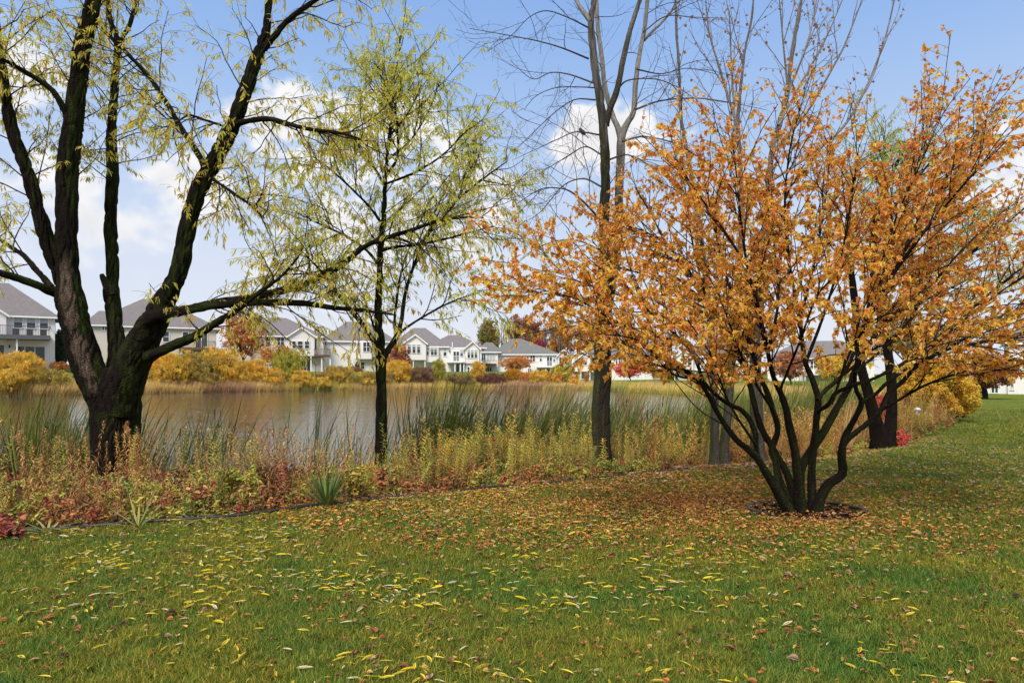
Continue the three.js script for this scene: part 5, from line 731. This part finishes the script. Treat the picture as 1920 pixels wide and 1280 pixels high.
// ---------------------------------------------------------------- fallen leaves
{
  const rng = rngOf(1212), will = [], broad = [], small = [], scraps = [], flatWillow = leafGeometry([[0.02, 0.02], [0.25, 0.085], [0.5, 0.1], [0.78, 0.06], [1, 0.0]], 0.03, 0.25);
  const lie = (list, x, d, size, c, geoKind, tilt = 0.5) => { const y = groundY(x, d, d < 9 && inBed(x, d) < -1 ? 9 : undefined) + 0.016 + 0.028 * rng(); list.push([V(x, y, -d), [-Math.PI / 2 + (rng() - 0.5) * tilt, rng() * 6.28, (rng() - 0.5) * tilt], size, c]); };
  const WY = [[0.76, 0.54, 0.025], [0.66, 0.46, 0.05], [0.80, 0.62, 0.06], [0.68, 0.60, 0.36]], BR = [[0.32, 0.19, 0.13], [0.26, 0.11, 0.045], [0.44, 0.27, 0.16], [0.19, 0.075, 0.035], [0.42, 0.16, 0.05], [0.07, 0.04, 0.025]], MO = [[0.58, 0.22, 0.04], [0.46, 0.15, 0.04], [0.64, 0.34, 0.08], [0.34, 0.1, 0.035], [0.60, 0.37, 0.12]];
  const samp = (n, d0, d1, f) => { for (let k = 0; k < n; k++) { const d = Math.sqrt(lerp(d0 * d0, d1 * d1, rng())), x = (rng() * 2 - 1) * (0.78 * d + 0.8); if (inBed(x, d) > 0.7 && rng() > 0.05) continue; f(x, d); } };
  samp(30000, 2.6, 12, (x, d) => { const w = 0.12 + 0.88 * sm(2.6, -1.2, x - 0.1 * d) * (0.42 + 0.58 * sm(1.6, 0, -inBed(x, d))) ; if (rng() > w * (0.1 + 1.9 * clamp(0.5 + 1.6 * N3(x * 1.1, d * 1.1, 4), 0, 1) ** 1.5)) return; lie(will, x, d, 0.036 + 0.066 * rng(), vary(rng, pick(rng, WY), 0.28), 0, 0.9); });
  samp(9000, 2.6, 16, (x, d) => { const w = 0.28 + 0.45 * sm(0, 4, x) + 0.5 * sm(9, 12, d) * sm(1, 4, x) + 0.3 * sm(1.2, 0, -inBed(x, d)); if (rng() > w * (0.3 + 1.2 * clamp(0.5 + 1.3 * N3(x * 0.8, d * 0.8, 14), 0, 1))) return; lie(broad, x, d, (d < 6 ? 0.034 : 0.045) + 0.035 * rng(), vary(rng, d > 9.5 && rng() < 0.45 ? [0.45, 0.31, 0.26] : pick(rng, BR), 0.25), 0, 0.75); });
  for (let k = 0; k < 26000; k++) { const a = rng() * 6.28, r = 4.4 * rng() ** 0.75, x = 2.15 + Math.cos(a) * r * 1.15, d = 8.35 + Math.sin(a) * r * 0.62; if (x > 3.6 && rng() < 0.62 * sm(3.6, 5, x)) continue; if (inBed(x, d) > 0.4) continue; if (d < 7.2 && rng() < sm(7.2, 5.2, d)) continue; if (Math.hypot((x - 3.39) / 1.0, (d - 7.88) / 0.85) < 0.62 && rng() < 0.72) continue; if (rng() > 0.35 + 0.75 * clamp(0.5 + N3(x * 1.3, d * 1.3, 24), 0, 1)) continue; lie(small, x, d, 0.028 + 0.026 * rng(), vary(rng, pick(rng, MO), 0.35), 0, 0.8); }
  for (let k = 0; k < 17000; k++) { const d = Math.sqrt(lerp(6.5, 190, rng())), x = (rng() * 2 - 1) * (0.78 * d + 0.8); if (inBed(x, d) > 0.2) continue; if (rng() > 0.25 + 0.9 * clamp(0.5 + 1.5 * N3(x * 0.7, d * 0.7, 44), 0, 1)) continue; lie(scraps, x, d, 0.018 + 0.024 * rng(), vary(rng, pick(rng, [BR[1], BR[3], BR[4], MO[1], MO[4]]), 0.3), 0, 1); }
  // thicker drift over the wood chips round the aspens and along the far edge of the lawn
  for (let k = 0; k < 2600; k++) { const x = lerp(1.5, 11, rng()), e = edgeD(x), d = e - 0.9 + 1.7 * rng(); lie(rng() < 0.5 ? broad : small, x, d, 0.05 + 0.035 * rng(), vary(rng, pick(rng, [...BR, ...MO, [0.46, 0.34, 0.28]]), 0.25), 0, 0.8); }
  const view = ([p]) => { const d = -p.z, px = 960 + p.x * F / d, py = HZ - (p.y - EYE) * F / d; return px > 4 && px < 1916 && py < 1276; };
  const ident = (list, geo, pal, nm, labels, cat, group, stuffLabel) => {
    const near = list.filter(view).sort((a, b) => -a[0].z + b[0].z ? b[0].z - a[0].z : 0).slice(0, 300), set = new Set(near), mats = pal.map((c) => leafMat({ color: C(...c), transmission: 0.15 })), E = new THREE.Euler();
    for (const [p, e, s, c] of near) { let best = 0, bd = 9; pal.forEach((q, i) => { const dd = Math.abs(q[0] - c.r) + Math.abs(q[1] - c.g) + Math.abs(q[2] - c.b); if (dd < bd) { bd = dd; best = i; } }); const m = mesh(nm, geo, mats[best]); m.position.copy(p); E.set(e[0], e[1], e[2], 'YXZ'); m.quaternion.setFromEuler(E); m.scale.setScalar(s); tag(m, labels[best], cat, group); }
    mass(nm.replace(/leaf$/, 'leaves').replace('scrap', 'scraps'), geo, leafMat({ transmission: 0.15 }), list.filter((q) => !set.has(q)), stuffLabel, 'leaves');
  };
  ident(will, flatWillow, WY, 'fallen_willow_leaf', ['narrow golden yellow willow leaf lying on the near grass', 'narrow dull yellow willow leaf lying on the near grass', 'narrow bright lemon willow leaf lying on the near grass', 'narrow pale cream willow leaf lying on the near grass'], 'leaf', 'fallen willow leaves on the near lawn', 'narrow yellow willow leaves strewn farther back over the lawn');
  ident(broad, broadLeaf, BR, 'fallen_cottonwood_leaf', ['broad mauve-brown fallen leaf on the near grass', 'broad dark brown fallen leaf on the near grass', 'broad pinkish tan fallen leaf on the near grass', 'broad very dark brown fallen leaf on the near grass', 'broad rust-orange fallen leaf on the near grass', 'broad blackened fallen leaf on the near grass'], 'leaf', 'broad fallen leaves on the near lawn', 'broad brown leaves strewn farther back over the lawn');
  ident(small, mapleLeaf, MO, 'fallen_maple_leaf', ['small orange maple leaf fallen on the grass below the maple', 'small rust maple leaf fallen on the grass below the maple', 'small golden orange maple leaf fallen on the grass below the maple', 'small dark red-brown maple leaf fallen below the maple', 'small tan maple leaf fallen on the grass below the maple'], 'leaf', 'fallen maple leaves below the maple', 'orange maple leaves carpeting the ground round the maple');
  ident(scraps, broadLeaf, [BR[1], BR[3], BR[4], MO[4]], 'fallen_leaf_scrap', ['tiny brown leaf scrap caught in the near grass', 'tiny dark brown leaf scrap caught in the near grass', 'tiny rusty leaf scrap caught in the near grass', 'tiny tan leaf scrap caught in the near grass'], 'leaf', 'leaf scraps in the near grass', 'tiny brown leaf scraps strewn farther back in the lawn');
}

// ---------------------------------------------------------------- edging, feeder, bird
{
  const rng = rngOf(66), EDGE = std(0.018, 0.017, 0.018, 0.5), tubeAlong = (pts, r, name, label) => { const o = pts[0].clone(), curve = new THREE.CatmullRomCurve3(pts.map((p) => p.clone().sub(o))), g = new THREE.TubeGeometry(curve, pts.length * 8, r, 8); const m = mesh(name, g, EDGE); m.position.copy(o); tag(m, label, 'edging'); };
  const pts = []; for (let x = -9; x <= 3.2; x += 0.35) { const d = edgeD(x) + 0.05 + 0.05 * N3(x * 1.2, 0, 0); pts.push(V(x, groundY(x, d) + 0.034 + 0.03 * N3(x * 1.4, 3, 0), -d)); }
  tubeAlong(pts, 0.018, 'garden_edging', 'black plastic edging pipe between lawn and weedy bed');
  const ring = []; for (let k = 0; k <= 26; k++) { const a = -0.5 + k / 26 * (Math.PI * 2 - 2.0) ; const x = 3.39 + Math.cos(a) * 0.64, d = 7.88 + Math.sin(a) * 0.5; ring.push(V(x, groundY(x, d) + 0.036 + 0.02 * N3(a * 2, 5, 0), -d)); }
  tubeAlong(ring, 0.017, 'tree_ring_edging', 'black plastic edging ring round the foot of the maple');
  const c = at(1721, 778, 19.5), f = thing('bird_feeder', 'small white lantern-shaped bird feeder on a pole among the weeds', 'bird feeder', [c.x, groundY(c.x, 19.5), c.z]), top = c.y - groundY(c.x, 19.5);
  const wm = std(0.78, 0.78, 0.78, 0.5), pole = new THREE.CylinderGeometry(0.012, 0.014, top + 0.02, 8); pole.translate(0, (top - 0.02) / 2, 0); mesh('pole', pole, std(0.1, 0.09, 0.08, 0.6), f);
  const body = new THREE.LatheGeometry([[0, 0], [0.075, 0], [0.08, 0.02], [0.062, 0.03], [0.062, 0.15], [0.07, 0.155]].map(([a, b]) => new THREE.Vector2(a, b)), 20); body.translate(0, top, 0); mesh('body', body, std(0.55, 0.57, 0.6, 0.3), f);
  const roof = new THREE.LatheGeometry([[0.075, 0.15], [0.1, 0.152], [0.06, 0.2], [0.012, 0.215], [0, 0.217]].map(([a, b]) => new THREE.Vector2(a, b)), 20); roof.translate(0, top, 0); mesh('roof', roof, wm, f);
  const port = new THREE.BoxGeometry(0.045, 0.06, 0.012); port.translate(0.008, top + 0.075, 0.066); mesh('feeding_port', port, std(0.05, 0.05, 0.06, 0.6), f);
  // small dark bird perched on a cottonwood bough
  const bp = at(1092, 247, 11.25), bird = thing('bird', 'small dark bird perched on a bare cottonwood bough', 'bird', [bp.x, bp.y, bp.z]), prof = [[0, -0.075], [0.02, -0.06], [0.036, -0.02], [0.036, 0.01], [0.024, 0.036], [0.026, 0.052], [0.02, 0.07], [0.006, 0.078], [0, 0.092]].map(([a, b]) => new THREE.Vector2(a, b));
  const bg = new THREE.LatheGeometry(prof, 14); bg.rotateZ(0.75); const tail = new THREE.BoxGeometry(0.08, 0.008, 0.022); tail.rotateZ(0.75 + Math.PI / 2); tail.translate(0.075, -0.075, 0); const parts = [bg, tail]; for (const z of [-0.01, 0.01]) { const l = new THREE.CylinderGeometry(0.002, 0.002, 0.045, 5); l.translate(0.01, -0.045, z); parts.push(l); } mesh('body', mergeGeometries(parts.map((q) => { const n = q.index ? q.toNonIndexed() : q; return n; })), std(0.03, 0.03, 0.035, 0.8), bird);
}
renderer.render(scene, camera);
